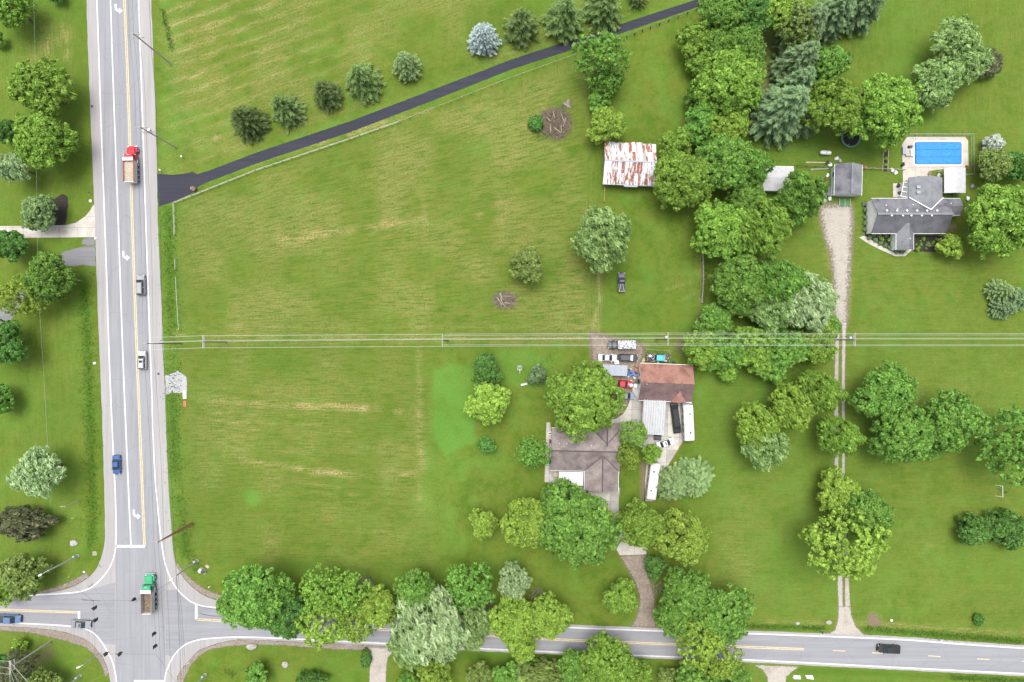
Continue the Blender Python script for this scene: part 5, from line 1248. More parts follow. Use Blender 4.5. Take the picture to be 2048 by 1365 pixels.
def redx(r, b, W, be, H):
    for p, q in (((b-.2,-.2,1.05),(b-1.6,.6,1.1)),((b-.1,.3,1.05),(b-1.4,-.3,1.08))): MB().cyl(p,q,.06,.06,6).build('hoist_pole', M['white'], r)
    MB().box(b-.3,-.2,1.08,.7,.5,.16,.4).build('winch', M['white'], r)
car(1242,768,-4,'old red pickup truck between the shed and the concrete path',REDP,'pickup',5.4,1.85,1.75,cat='truck',extras=redx)
# boxy covered truck with mottled tarp
o = empty('covered_truck', (*P(1243,690,1.2),0), R(181), 'truck with dark cab and mottled white tarp parked below the power line', 'truck')
b_ = 6.5/2; body_loft([(1.6,1,1.15),(1.9,1,1.15),(2.5,.98,1.1),(3.1,.92,1.0),(b_,.8,.75)], 1.95, .35).build('body', DGR, o)
MB().box(1.75,0,1.5,1.3,1.75,.75,0,.75,.85).build('cab', DGR, o); quadp(o,'windscreen',[(2.36,-.75,1.2),(2.36,.75,1.2),(2.2,.66,1.8),(2.2,-.66,1.8)],M['glass'],.03)
tm, t = newmat('mottled_tarp', .8); n = t.noise(t.tc.outputs['Object'], 3.2, 5, .75); t.l(t.mix(t.ramp(n,.46,.54), (.11,.12,.15), (.66,.66,.68)), t.b.inputs['Base Color']); t.bump(n,.5,.05)
MB().box(-1.15,0,.75,4.2,2.0,.5).build('chassis_box', M['dark'], o)
body_loft([(-3.25,.98,2.35),(-3.1,1,2.42),(.8,1,2.42),(.95,.98,2.35)], 2.08, .95).build('tarp_cover', tm, o)
for xx in (-2.2,2.4):
    for s in (-1,1): wheel(o, xx, s*.88, .4, .25)
for s in (-1,1): MB().box(b_-.1,s*.66,.85,.12,.3,.16).build('headlight', M['lamp_w'], o); MB().box(1.9,s*1.06,1.3,.12,.18,.2).build('mirror', M['black'], o)
# dump trucks
def dump_truck(px, py, ang, label, cabm, boxm, load, loadm, sidem):
    o = empty('dump_truck', (*P(px,py,1.2),0), R(ang), label, 'truck'); L = 8.8; b = L/2
    MB().box(0,0,.85,L-.8,1.0,.22).build('chassis', M['dark'], o)
    body_loft([(b-2.2,.80,1.62),(b-1.2,.76,1.58),(b-.4,.68,1.5),(b-.05,.6,1.2)], 2.3, .6).build('hood', cabm, o)
    MB().box(b-2.95,0,1.75,1.55,2.25,1.9,0,.92,.9).build('cab', cabm, o)
    MB().box(b-2.98,0,2.74,1.35,1.95,.1,0,.9,.9).build('cab_roof', cabm, o)
    for i in range(3): MB().box(b-2.5,(i-1)*.25,2.82,.14,.1,.07).build('marker_light', M['lamp_w'], o)
    quadp(o,'windscreen',[(b-2.2,-.95,1.75),(b-2.2,.95,1.75),(b-2.3,.88,2.55),(b-2.3,-.88,2.55)],M['glass'],.03)
    for s in (-1,1):
        quadp(o,'side_window',[(b-3.4,s*1.1,1.8),(b-2.45,s*1.1,1.8),(b-2.5,s*1.04,2.5),(b-3.35,s*1.04,2.5)][::s],M['glass'],.03)
        MB().box(b-1.0,s*1.0,1.05,1.3,.5,.35,0,.85,.8).build('fender', cabm, o); MB().cyl((b-3.8,s*1.0,1.0),(b-3.8,s*1.0,3.0),.08,.08,8).build('exhaust_stack', M['chrome'], o)
        MB().box(b-2.35,s*1.32,2.1,.1,.22,.4).build('mirror', M['chrome'], o); MB().cyl((b-4.4,s*.95,.8),(b-3.3,s*.95,.8),.28,.28,10).build('fuel_tank', M['chrome'], o)
        MB().box(b-.2,s*.8,1.15,.12,.3,.2).build('headlight', M['lamp_w'], o)
    MB().box(b+.02,0,.65,.15,2.3,.3).build('bumper', M['chrome'], o)
    # tipper body: floor, two ribbed sides, front, tailgate
    x0, x1, hw, zb, zt = -b-.1, b-3.9, 1.22, 1.25, 2.75; cx, lx_ = (x0+x1)/2, x1-x0
    MB().box(cx,0,zb,lx_,2*hw,.1).build('box_floor', sidem, o)
    for s in (-1,1):
        MB().box(cx,s*hw,(zb+zt)/2,lx_,.1,zt-zb).build('box_side', sidem, o); MB().box(cx,s*(hw+.02),zt+.05,lx_,.18,.12).build('top_rail', boxm, o)
        for i in range(7): MB().box(x0+.35+(lx_-.7)*i/6,s*(hw+.09),(zb+zt)/2,.12,.1,zt-zb-.05).build('rib', sidem, o)
    MB().box(x1,0,(zb+zt)/2+.1,.1,2*hw,zt-zb+.2).build('box_front', boxm, o); MB().box(x1+.35,0,zt+.22,.8,2*hw,.09).build('cab_shield', M['white'], o); MB().box(x0,0,(zb+zt)/2-.05,.12,2*hw,zt-zb).build('tailgate', M['white'], o)
    if load:
        n = 12; rg = random.Random(int(px)); vs = []
        for j in range(5):
            for i in range(n): u = i/(n-1); vv = j/4; vs.append((x0+.15+(lx_-.3)*u, -hw+.06+(2*hw-.12)*vv, load*(zt-zb)+zb+.35*math.sin(math.pi*u)*math.sin(math.pi*vv)+rg.uniform(-.05,.05)))
        MB().add(vs, [(j*n+i,j*n+i+1,(j+1)*n+i+1,(j+1)*n+i) for j in range(4) for i in range(n-1)]).build('load', loadm, o)
    for xx in (b-1.0, -1.2, -2.4, -3.6, 0.0):
        for s in (-1,1): wheel(o, xx, s*1.05, .52, .34)
    return o
M['sand'] = mat('sandy_load', (.36,.31,.24), .95, .25, 3, bump=.6); M['alu'] = mat('aluminium_box', (.42,.42,.41), .5, .12, 2, metal=.3); M['earth'] = mat('brown_load', (.15,.115,.08), .95, .5, 2.5, bump=.6)
dump_truck(264,329,91,'red dump truck loaded with sand driving north',REDP,paint('red_rail',(.3,.06,.05),.5),.75,M['sand'],M['alu'])
dump_truck(299,1186,91,'green dump truck with brown load crossing the junction',GRNP,mat('olive_rail',(.22,.19,.13),.7,.1),.3,M['earth'],M['alu'])
# motorhome and bus
def coach(px, py, ang, label, L, W, H, name, nose=True):
    o = empty(name, (*P(px,py,H*.8),0), R(ang), label, name.split('_')[0] if name != 'motorhome' else 'motorhome'); b = L/2
    WC = mat('coach_white', (.48,.48,.47), .4, .05, 1.5, grime=(.36,.36,.34), gscale=.4, gamt=.4)
    rings = []
    for x, k, zt in ((-b,.93,H-.25),(-b+.15,1,H-.05),(-b+.6,1,H),(b-1.2,1,H),(b-.35,.98,H-.2),(b,.9,H-.75)):
        h = W/2*k; rings.append([(x,-h*.96,.4),(x,-h,.6),(x,-h,zt-.28),(x,-h*.9,zt-.04),(x,0,zt+.03),(x,h*.9,zt-.04),(x,h,zt-.28),(x,h,.6),(x,h*.96,.4)])
    MB().loft(rings).build('body', WC, o)
    if nose: body_loft([(b-.1,.9,1.35),(b+.4,.86,1.3),(b+.75,.75,1.0)], W, .4).build('hood', WC, o)
    quadp(o,'windscreen',[(b-.02,-W*.40,H-1.05),(b-.02,W*.40,H-1.05),(b-.30,W*.40,H-.30),(b-.30,-W*.40,H-.30)],M['glass'],.05,.05)
    for s in (-1,1):
        for i in range(5):
            x = -b+.9+(L-2.4)*i/4; MB().box(x,s*(W/2),H-.95,1.0,.05,.6).build('side_window', M['glass'], o)
    for x, y, sx_, sy_ in ((0,.25,.7,.6),(-b*.55,-.2,.35,.35),(b*.45,-.3,.3,.3)): MB().box(x,y,H+.1,sx_,sy_,.2,0,.9,.9).build('roof_vent', M['trim'] if sx_ > .5 else M['dark'], o)
    for xx in (-b+1.6, b-1.0):
        for s in (-1,1): wheel(o, xx, s*(W/2-.18), .45, .3)
    for s in (-1,1): MB().box(b+.02,s*.85,.9,.1,.3,.2).build('headlight', M['lamp_w'], o); MB().box(b-.2,s*(W/2+.2),H-1.0,.1,.3,.4).build('mirror', M['black'], o)
    MB().box(-b-.05,0,.55,.12,W*.9,.25).build('bumper', M['black'], o)
    return o
coach(1377,845,92.5,'large white motorhome at the east edge of the concrete yard',8.8,2.4,3.0,'motorhome')
coach(1306,964,-97,'white bus with dark windows beside the grey green pine pair',9.0,2.3,2.9,'bus',False)
# ---------------------------------------------------------------- utility poles, wires, signals
def utility_pole(bx, by, h, label, arms=(), r=.17, m=None, transformer=False, name='utility_pole', cat='pole', armdir=0.0):
    x, y = P(bx, by); o = empty(name, (x, y, 0), 0, label, cat); m = m or M['wood']
    MB().cyl((0,0,-.2),(0,0,h),r*1.15,r*.75,10).build('pole', m, o)
    for z, ln, off in arms:
        c, s = math.cos(armdir), math.sin(armdir); ox, oy = -s*off, c*off
        a = MB().box(ox, oy, z, ln, .14, .16, armdir).build('crossarm', M['greywood'], o)
        for k in (-.46,-.05,.46): MB().cyl((ox+c*ln*k,oy+s*ln*k,z+.08),(ox+c*ln*k,oy+s*ln*k,z+.34),.07,.05,8).build('insulator', M['porc'], a)
    if transformer:
        MB().cyl((.1,.45,h*.72),(.1,.45,h*.72+1.0),.3,.3,14).build('transformer', M['galv'], o)
    return o
def top(bx, by, h, dx=0, dy=0): x, y = P(bx, by); return Vector((x+dx, y+dy, h))
def wire(pts, label, sag=.5, r=.03, m=None, name='power_wire', group=None):
    pp = []
    for a, b in zip(pts[:-1], pts[1:]):
        n = 14
        for i in range(n):
            t = i/n; p = a.lerp(b, t); p.z -= 4*sag*t*(1-t); pp.append(p)
    pp.append(pts[-1]); o = MB().path(pp, r, 5).build(name, m or M['wire'], None)
    return tag(o, label, 'wire', group)
HP = math.pi/2
# main road line
RL = [(341,128,15.9),(352,296,15.6),(362,687,15.0),(384,1046,15.5)]
utility_pole(341,128,15.9,'grey utility pole on the north field beside the main road',((15.2,2.4,.1),(13.6,2.4,.1)),m=M['greywood'])
utility_pole(352,296,15.6,'utility pole with riser near the black driveway mouth',((14.9,2.4,.1),(12.3,3.0,.1),(11.8,3.0,-.1)),transformer=True,m=M['greywood'])
utility_pole(362,687,15.0,'utility pole where the field line meets the main road',((14.2,2.6,.1),(12.6,2.6,.1)))
x, y = P(384,1046); dp = utility_pole(384,1046,15.5,'rusty brown twin utility pole north east of the crossroads',((15.0,2.4,.12),(14.7,1.6,-.12)), .2, mat('rusty_pole',(.24,.13,.075),.85,.35,3,stretch=(6,6,.5)))
MB().cyl((.42,-.3,-.2),(.1,-.05,13.5),.15,.1,8).build('pole', mat('rusty_pole',(.24,.13,.075)), dp)
ext = [(330,-40,15.9)] + RL + [(400,1420,15.5)]
for off, lb, z in ((-1.1,'western top wire along the main road',15.4),(0,'middle top wire along the main road',15.7),(1.1,'eastern top wire along the main road',15.4)):
    wire([top(a,b,h-16+z+.1,off) for a,b,h in ext], lb, .6, .022, M['dwire'])
wire([top(a,b,9.0,.2) for a,b,h in ext], 'low dark cable along the main road poles', .5, .035, M['dwire']); wire([top(a,b,8.2,-.2) for a,b,h in ext], 'lowest dark cable along the main road poles', .5, .035, M['dwire'])
# field line east-west
QL = [(452,684,12.2),(896,681,12.4),(1312,679,13.2),(1657,680,13.0),(2090,680,13.0)]
LBQ = ['field line pole with double crossarms nearest the main road','field line pole in the middle of the grass','field line pole with transformer behind the garage','field line pole beside the gravel tracks']
for i, ((a,b,h), lb) in enumerate(zip(QL, LBQ)):
    utility_pole(a,b,h,lb,((h-.5,2.9,.14),(h-.5,2.9,-.14),(h-1.3,2.2,.12)) if i == 0 else ((h-.4,3.0,.12),(h-1.5,2.5,-.12)) if i > 1 else ((h-.4,2.9,.12),), armdir=HP, transformer=i in (2,3))
q0 = (362,687,13.2); seq = [q0] + QL
for dy, z, lb in ((1.35,-.2,'northernmost bright wire crossing the field'),(.15,.05,'middle bright wire crossing the field'),(-1.35,-.2,'southernmost bright wire crossing the field')):
    wire([top(a,b,h+z,0,dy) for a,b,h in seq], lb, .35, .032)
seq2 = QL[1:]
for dy, z, lb in ((1.05,-1.3,'lower north wire over the thicket'),(-1.05,-1.3,'lower south wire over the thicket')): wire([top(a,b,h+z,0,dy) for a,b,h in seq2], lb, .35, .026)
wire([top(a,b,9.2,0,.35) for a,b,h in seq], 'low cable under the field line wires', .5, .03)
# bottom left pole
sp = utility_pole(102,1282,13.5,'weathered utility pole at the south west corner of the crossroads',((13.0,3.0,.12),(13.0,3.0,-.12),(11.6,2.4,.1)),.18,M['greywood'],False,armdir=HP)
T = (102,1282)
for i, (dy, z, e, lb) in enumerate([(1.4,13.2,(250,1450),'upper bright wire running down right from the corner pole'),(.5,13.3,(190,1450),'second wire running down right from the corner pole'),(-.4,13.2,(150,1450),'third wire running down right from the corner pole'),(-1.4,13.2,(110,1450),'lowest wire running down right from the corner pole')]):
    wire([top(*T,z,0,dy), top(*e,13.2)], lb, .3, .04 if i == 0 else .026)
for dy, lb in ((1.4,'upper wire leaving the corner pole to the left'),(0,'middle wire leaving the corner pole to the left'),(-1.4,'lower wire leaving the corner pole to the left')): wire([top(*T,13.2,0,dy), top(-120,1270,13.2,0,dy)], lb, .3, .026)
# steel strain poles and box span with signals
def strain(bx, by, h, label, lamp=None):
    x, y = P(bx,by); o = empty('signal_pole', (x,y,0), 0, label, 'pole')
    MB().cyl((0,0,0),(0,0,h),.24,.15,12).build('pole', M['galv'], o); MB().cyl((0,0,0),(0,0,.12),.38,.38,12).build('base_plate', M['galv'], o); MB().cyl((0,0,h),(0,0,h+.15),.19,.12,12).build('cap', M['chrome'], o)
    MB().box(.0,.3,1.4,.5,.35,.8).build('control_box', M['galv'], o)
    if lamp:
        d = Vector((*lamp,0)); MB().cyl((0,0,h-.2),(d.x,d.y,h+.4),.05,.04,6).build('lamp_arm', M['galv'], o); MB().box(d.x,d.y,h+.42,.8,.32,.16,math.atan2(d.y,d.x)).build('lamp_head', M['trim'], o)
    return o
strain(395,1122,10.2,'grey steel signal pole at the north east corner of the crossroads',(-.9,-.7)); strain(156,1112,10.2,'grey steel signal pole at the north west corner of the crossroads',(-1.6,-.9))
strain(161,1352,10.2,'grey steel signal pole at the south west corner of the crossroads'); strain(411,1350,10.2,'grey steel signal pole at the south east corner of the crossroads')
Z = 7.2
def node(px,py): x, y = P(px,py,Z); return Vector((x,y,Z))
A_, B_, C_, D_ = node(186,1201), node(307,1203), node(312,1309), node(190,1309)
for a, b, lb in ((A_,B_,'north span wire of the signal box over the junction'),(B_,C_,'east span wire of the signal box over the junction'),(C_,D_,'south span wire of the signal box over the junction'),(D_,A_,'west span wire of the signal box over the junction')): wire([a,b],lb,.15,.02,M['dwire'],'span_wire')
for n_, (bx,by), lb in ((A_,(156,1112),'north west'),(B_,(395,1122),'north east'),(C_,(411,1350),'south east'),(D_,(161,1352),'south west')): wire([n_, top(bx,by,9.8)], 'guy wire from the %s signal pole to the signal box' % lb, .1, .02, M['dwire'], 'span_wire')
wire([top(395,1122,10), top(411,1350,10)], 'cable between the two eastern signal poles', .3, .03, M['dwire'], 'span_wire'); wire([top(395,1122,9.2), top(411,1350,9.2)], 'lower cable between the two eastern signal poles', .3, .03, M['dwire'], 'span_wire')
def signal(px, py, ang, label):
    x, y = P(px,py,6.4); o = empty('traffic_signal', (x,y,5.9), R(ang), label, 'traffic light')
    MB().box(0,0,.55,.3,.4,1.15).build('housing', M['black'], o); MB().box(-.16,0,.55,.03,.8,1.45).build('backplate', M['black'], o); MB().cyl((0,0,1.1),(0,0,1.4),.04,.04,6).build('hanger', M['dark'], o)
    for i, mm in enumerate(('lamp_green_dim','lamp_amber_dim','lamp_red_dim')):
        z = .2+.36*i; l_ = MB().cyl((.15,0,z),(.17,0,z),.14,.14,12).build('lens', mat(mm, ((.02,.12,.08),(.25,.15,.02),(.22,.02,.02))[i], .2, .05), o)
        v = MB(); n = 8; vs = []
        for xx in (.16,.4):
            for k in range(n+1): a = math.pi*k/n; vs.append((xx,.17*math.cos(a),z+.17*math.sin(a)))
        v.add(vs, [(k,k+1,n+2+k,n+1+k) for k in range(n)]).build('visor', M['black'], l_)
for px, py, an, lb in ((189,1216,180,'upper traffic signal on the west span wire'),(191,1240,180,'lower traffic signal on the west span wire'),(268,1199,90,'traffic signal on the north span wire left of the green truck'),(309,1268,0,'upper traffic signal on the east span wire'),(311,1293,0,'lower traffic signal on the east span wire'),(212,1308,-90,'left traffic signal on the south span wire'),(240,1308,-90,'right traffic signal on the south span wire')): signal(px,py,an,lb)
e_ = empty('street_lamp', (*P(196,1308),0), 0, 'street lamp on a small pole at the south west corner', 'lamp'); MB().cyl((0,0,0),(0,0,5.5),.09,.06,8).build('pole', M['galv'], e_); MB().cyl((0,0,5.4),(-.7,-.3,5.7),.04,.04,6).build('arm', M['galv'], e_); MB().box(-1.0,-.45,5.7,.8,.3,.16,.42).build('lamp_head', M['trim'], e_)
# ---------------------------------------------------------------- fences
PVC = mat('white_vinyl_rail', (.62,.62,.6), .5, .06)
fence([(350,407),(386,393),(512,343),(640,300),(700,280),(800,245)], 'pale rail fence along the south of the black driveway', 2.4, 1.1, (.55,1.0), M['greywood'], mat('pale_rail',(.45,.44,.4),.7,.12,3), .07, .05)
fence([(800,245),(1024,157),(1150,112)], 'thin grey rail fence along the middle of the black driveway', 2.6, 1.0, (.95,), M['greywood'], M['greywood'], .06, .035)
fence([(1222,88),(1300,58),(1392,22)], 'dark post fence along the east end of the black driveway', 2.2, 1.2, (.6,1.1), M['dark'], M['dark'], .08, .03)
fence([(350,407),(352,470)], 'short pale rail fence beside the main road', 2.4, 1.1, (.55,1.0), M['greywood'], mat('pale_rail',(.45,.44,.4)), .07, .05)
fence([(354,520),(354,540)], 'single pale fence panel beside the main road', 2.4, 1.1, (1.0,), M['greywood'], mat('pale_rail',(.45,.44,.4)), .07, .05)
fence([(355,556),(358,610),(361,660)], 'long pale rail beside the main road above the field line', 2.6, 1.1, (1.0,), M['greywood'], mat('pale_rail',(.45,.44,.4)), .07, .05)
fence([(1404,508),(1405,560),(1402,606)], 'brown board fence between the barn field and the wood', 2.4, 1.2, (.4,.8,1.15), M['greywood'], M['greywood'], .08, .05)
fence([(1209,376),(1207,405)], 'orange brown rail fence from the barn corner', 2.4, 1.1, (1.0,), M['wood'], mat('orange_rail',(.45,.27,.14),.8,.15), .07, .06)
fence([(1199,545),(1196,610),(1197,668)], 'thin wire fence beside the worn field path', 3.2, 1.0, (.9,), M['greywood'], M['greywood'], .05, .02)
fence([(1292,700),(1292,699),(1338,702),(1338,716)], 'thin pale pipe frame round the turquoise truck', 2.6, 1.1, (1.05,), M['galv'], M['wire'], .035, .03)
fence([(415,684),(640,681),(860,679)], 'collapsed grey wire fence line under the field wires', 4.2, .8, (.7,), M['greywood'], M['greywood'], .06, .02)
fence([(930,679),(1175,677)], 'old wire fence line right of the middle field pole', 4.2, .8, (.7,), M['greywood'], M['greywood'], .06, .02)
# ---------------------------------------------------------------- yard things
def thing(name, px, py, label, cat, rz=0, z=.3): return empty(name, (*P(px,py,z),0), R(rz), label, cat)
# windmill
o = thing('garden_windmill', 1039, 736, 'lattice garden windmill with blue wheel in the bright grass patch', 'windmill', 0, 0)
hh = 6.0
MBl = MB()
for a in range(4): 
    an = a*HP+.785; MB().cyl((1.0*math.cos(an),1.0*math.sin(an),0),(.12*math.cos(an),.12*math.sin(an),hh),.05,.04,5).build('leg', M['galv'], o)
for z in (1.5,3,4.5):
    k = 1-z/hh*.88; pts = [Vector((k*math.cos(a*HP+.785),k*math.sin(a*HP+.785),z)) for a in range(5)]; MB().path(pts,.03,4).build('brace', M['galv'], o)
wh = MB().cyl((0,.35,hh),(0,.42,hh),.12,.12,10).build('wheel_hub', M['bluep'], o)
for i in range(12):
    a = 6.283*i/12; MB().box(.42*math.cos(a),.4,hh+.42*math.sin(a),.5,.04,.15).build('blade', M['bluep'], wh)
MB().box(0,-.7,hh,.06,.7,.4).build('tail_vane', M['white'], o)
o = thing('garden_bench', 1048, 769, 'white bench on the grass by the windmill', 'bench', 12)
MB().box(0,0,.45,1.6,.45,.06).build('seat', M['white'], o); MB().box(0,.24,.75,1.6,.05,.45).build('backrest', M['white'], o)
for sx_ in (-.7,.7): MB().box(sx_,0,.21,.07,.4,.42).build('leg', M['white'], o)
# brush piles
def brush(px, py, rx, ry, label, n, seed, hgt=1.0):
    rg = random.Random(seed); o = thing('brush_pile', px, py, label, 'brush pile', 0, .3); k = 0; mbs = [MB() for _ in range(4)]
    for i in range(n):
        a, q = rg.uniform(0,6.283), math.sqrt(rg.random()); c = Vector((q*rx/S*math.cos(a), q*ry/S*math.sin(a), (1-q)*hgt*rg.random()+.08)); d = Vector((rg.uniform(-1,1),rg.uniform(-1,1),rg.uniform(-.25,.3))).normalized()*rg.uniform(.4,1.3)
        mbs[i % 4].cyl(c-d, c+d, rg.uniform(.02,.06), .02, 4)
    for i, m_ in enumerate((mat('dead_branch_grey',(.20,.17,.15),.9,.3,3), mat('dead_branch_tan',(.25,.18,.115),.9,.3,3), mat('dead_branch_dark',(.10,.075,.06),.9,.3,3), mat('dead_branch_mauve',(.16,.12,.115),.9,.3,3))):
        q = mbs[i].build('twigs', m_, o); q['kind'] = 'stuff'
    for i in range(7):
        a = rg.uniform(0,6.28); c = Vector((rx/S*.5*math.cos(a), ry/S*.5*math.sin(a), hgt*.7)); d = Vector((rg.uniform(-1,1),rg.uniform(-1,1),.1)).normalized()*rg.uniform(.6,1.2); MB().cyl(c-d,c+d,.09,.06,7).build('branch', mat('pale_branch',(.34,.31,.27),.85,.2), o)
brush(1112,247,33,32,'large heap of dead branches in the upper field',650,1,1.3); brush(1010,600,23,15,'low pale heap of dead branches in the field',380,2,.7); brush(1134,208,9,5,'small scrap of branches above the large heap',40,3,.4)
# clutter round the yards
def barrel(px, py, m, label, r=.3, h=.85):
    o = thing('barrel', px, py, label, 'barrel'); MB().cyl((0,0,0),(0,0,h),r,r,14).build('drum', m, o); MB().cyl((0,0,h),(0,0,h+.03),r*.9,r*.9,14).build('lid', m, o); ring(r*.98,r*1.05,h*.5,h*.55,14).build('hoop', m, o); return o
barrel(1347,727,M['black'],'black barrel at the north east corner of the red garage',.42,.6); barrel(1271,722,M['green'],'green bin between the shed and garage'); barrel(1273,732,M['terracotta'],'terracotta barrel between the shed and the red garage',.4,.6); barrel(1272,740,M['terracotta'],'lower terracotta tub between the shed and the red garage',.4,.5)
barrel(1261,740,M['tan'],'tan tub beside the green bin',.4,.5); barrel(1200,722,M['tyre'],'black drum at the left end of the blue grey shed',.4,.5); barrel(1316,725,M['white'],'small white drum below the turquoise truck',.2,.4)
o = thing('well_cover', 1271, 772, 'round pale stone well cover on the concrete path', 'well'); MB().cyl((0,0,0),(0,0,.5),.55,.5,18).build('ring', M['concrete'], o); MB().cyl((0,0,.5),(0,0,.58),.56,.5,18).build('lid', M['galv'], o)
o = thing('round_table', 1111, 949, 'round tan patio table beside the awning', 'table'); MB().cyl((0,0,.7),(0,0,.76),.62,.62,22).build('top', M['tan'], o); MB().cyl((0,0,0),(0,0,.7),.06,.06,8).build('leg', M['dark'], o); MB().cyl((0,0,0),(0,0,.05),.3,.3,12).build('base', M['dark'], o)
o = thing('pallet_box', 1233, 725, 'white square box above the blue grey shed', 'box', 5); MB().box(0,0,.4,1.0,.85,.8).build('body', M['white'], o); MB().box(0,0,.83,1.06,.9,.06).build('lid', M['white'], o)
o = thing('farm_tractor', 1265, 748, 'small blue tractor between the shed and garage', 'tractor', -20, .7)
MB().box(.5,0,.75,1.3,.6,.5,0,.9,.85).build('hood', M['bluep'], o); MB().box(-.45,0,.75,.8,.9,.35).build('rear_body', M['bluep'], o); MB().box(-.5,0,1.05,.45,.5,.12).build('seat', M['black'], o); MB().cyl((-.05,0,.9),(-.15,0,1.2),.03,.03,6).build('steering_column', M['black'], o)
for s in (-1,1): wheel(o,-.6,s*.65,.55,.3); wheel(o,.85,s*.5,.33,.2); MB().box(-.6,s*.62,1.08,.8,.3,.05).build('fender', M['bluep'], o)
for px, py, lb in ((1257,752,'white crate under the blue tractor'),(1269,755,'white crate right of the blue tractor')):
    o = thing('crate', px, py, lb, 'crate', 10); MB().box(0,0,.25,.5,.6,.5).build('body', M['white'], o); MB().box(0,0,.52,.54,.64,.04).build('lid', M['white'], o)
for px, py, lb in ((1225,846,'left white garden chair under the big tree by the house'),(1221,843,'right white garden chair under the big tree by the house')):
    o = thing('garden_chair', px, py, lb, 'chair', 40); MB().box(0,0,.42,.5,.5,.05).build('seat', M['white'], o); MB().box(0,.24,.7,.5,.05,.5).build('backrest', M['white'], o)
    for a in (-1,1):
        for b in (-1,1): MB().box(.2*a,.2*b,.2,.05,.05,.4).build('leg', M['white'], o)
for px, py, lb, m_ in ((1100,867,'air conditioner unit on the west walk','white'),(1101,883,'dark red box on the west walk','rust'),(1098,903,'dark planter on the west walk','dark'),(1100,924,'narrow dark box at the south of the west walk','dark')):
    o = thing('wall_unit', px, py, lb, 'box'); MB().box(0,0,.35,.55,.8,.7).build('body', M[m_], o); MB().cyl((0,0,.7),(0,0,.74),.22,.22,12).build('grille', M['dark'], o)
# board and pipes by the white shed
for px, py, ln, m_, lb, rz in ((1637,325,50,'tan','long pale plank on the lawn above the shed fence',-1),(1640,338,36,'greywood','weathered pole lying by the grey garage fence',3)):
    o = thing('plank', px, py, lb, 'plank', rz); MB().box(0,0,.12,ln/S,.22,.08).build('board', M[m_], o); MB().box(-ln/S*.4,0,.04,.12,.5,.08).build('batten', M[m_], o); MB().box(ln/S*.4,0,.04,.12,.5,.08).build('batten', M[m_], o)
rg = random.Random(21)
CL = [(1673,318,'white bagged heap at the top left of the grey garage','white'),(1680,322,'pale blue bag by the grey garage','metal_g'),(1660,331,'white lidded pail at the garage corner','white'),(1655,326,'dark blue tarp bundle beside the plank','dark'),(1655,352,'pale hose coil left of the grey garage','white'),(1652,360,'rusty orange scrap left of the grey garage','rust'),(1646,366,'red brown scrap beside the dog house','rust'),(1650,402,'pale stones left of the garage door','metal_g'),(1660,398,'white stones at the front of the grey garage','white'),(1724,330,'rusty barrow at the right of the grey garage','rust'),(1730,336,'terracotta pots at the fence right of the garage','terracotta'),(1785,341,'white stones on the low fence line','white'),(1792,346,'white bucket on the lawn left of the pool patio','white'),(1806,330,'dark pot on the left pool deck edge','black'),(1934,336,'red brown pot at the lower right pool corner','rust'),
      (1860,347,'brown pot on the pool patio','wood'),(1878,352,'white cushion stack at the porch','white'),(1870,356,'brown mat pile on the pool patio','rust'),(1838,358,'dark tub at the house end of the patio','dark'),(1853,358,'pink pail at the house end of the patio','tan'),(1797,372,'black barbecue grill on the small patio','black'),(1800,386,'dark barbecue cover on the small patio','dark'),(1936,398,'white rock heap beside the east wing of the grey house','white'),(1945,373,'grey pot ring on the lawn right of the porch','slab2'),(1908,390,'pale green shrub tub below the porch','green'),
      (1260,765,'white hub cap pile left of the well cover','white'),(1287,722,'pale plank end at the garage corner','tan'),(1322,346,'white board end at the right of the barn','white'),(1318,352,'scrap heap at the right barn wall','greywood'),(1310,375,'rubble heap at the lower right barn corner','tan')]
for px, py, lb, m_ in CL:
    o = thing({'white':'bundle','metal_g':'bundle','rust':'scrap_heap','dark':'bundle','black':'tub','terracotta':'pot_group','tan':'bundle','wood':'pot','green':'tub','slab2':'tub','greywood':'scrap_heap'}[m_], px, py, lb, {'rust':'scrap','greywood':'scrap','black':'tub','green':'tub','wood':'pot','terracotta':'pots','slab2':'pot'}.get(m_,'bundle'), rg.uniform(0,90))
    mb = MB(); ball(mb,(0,0,.28),.42,1.2,.9,.75,9,6,.22,rg); mb.build('heap', M[m_], o)
    mb = MB(); ball(mb,(.35,.25,.2),.26,1,1,.8,8,5,.22,rg); mb.build('side_heap', M[m_], o)
# pergola frame at grey house rear
o = thing('pergola', 1812, 380, 'small white pergola frame at the rear of the grey house', 'pergola', -12, 2.2)
for xx in (-.9,.9):
    for yy in (-1.7,0,1.7): MB().box(xx,yy,1.1,.1,.1,2.2).build('post', M['trim'], o)
for yy in (-1.7,-.55,.55,1.7): MB().box(0,yy,2.25,2.0,.14,.1).build('beam', M['trim'], o)
for xx in (-.9,.9): MB().box(xx,0,2.18,.12,3.6,.12).build('side_beam', M['trim'], o)
# timber bins in front of grey garage
o = thing('cold_frame', 1690, 405, 'three part green cold frame in front of the grey garage', 'garden frame', 0)
for i in range(2): MB().box(-.65+1.3*i,0,.15,1.15,1.7,.25).build('panel', M['green'], o)
for i in range(3): MB().box(-1.3+1.3*i,0,.18,.12,1.8,.36).build('frame', M['tan'], o)
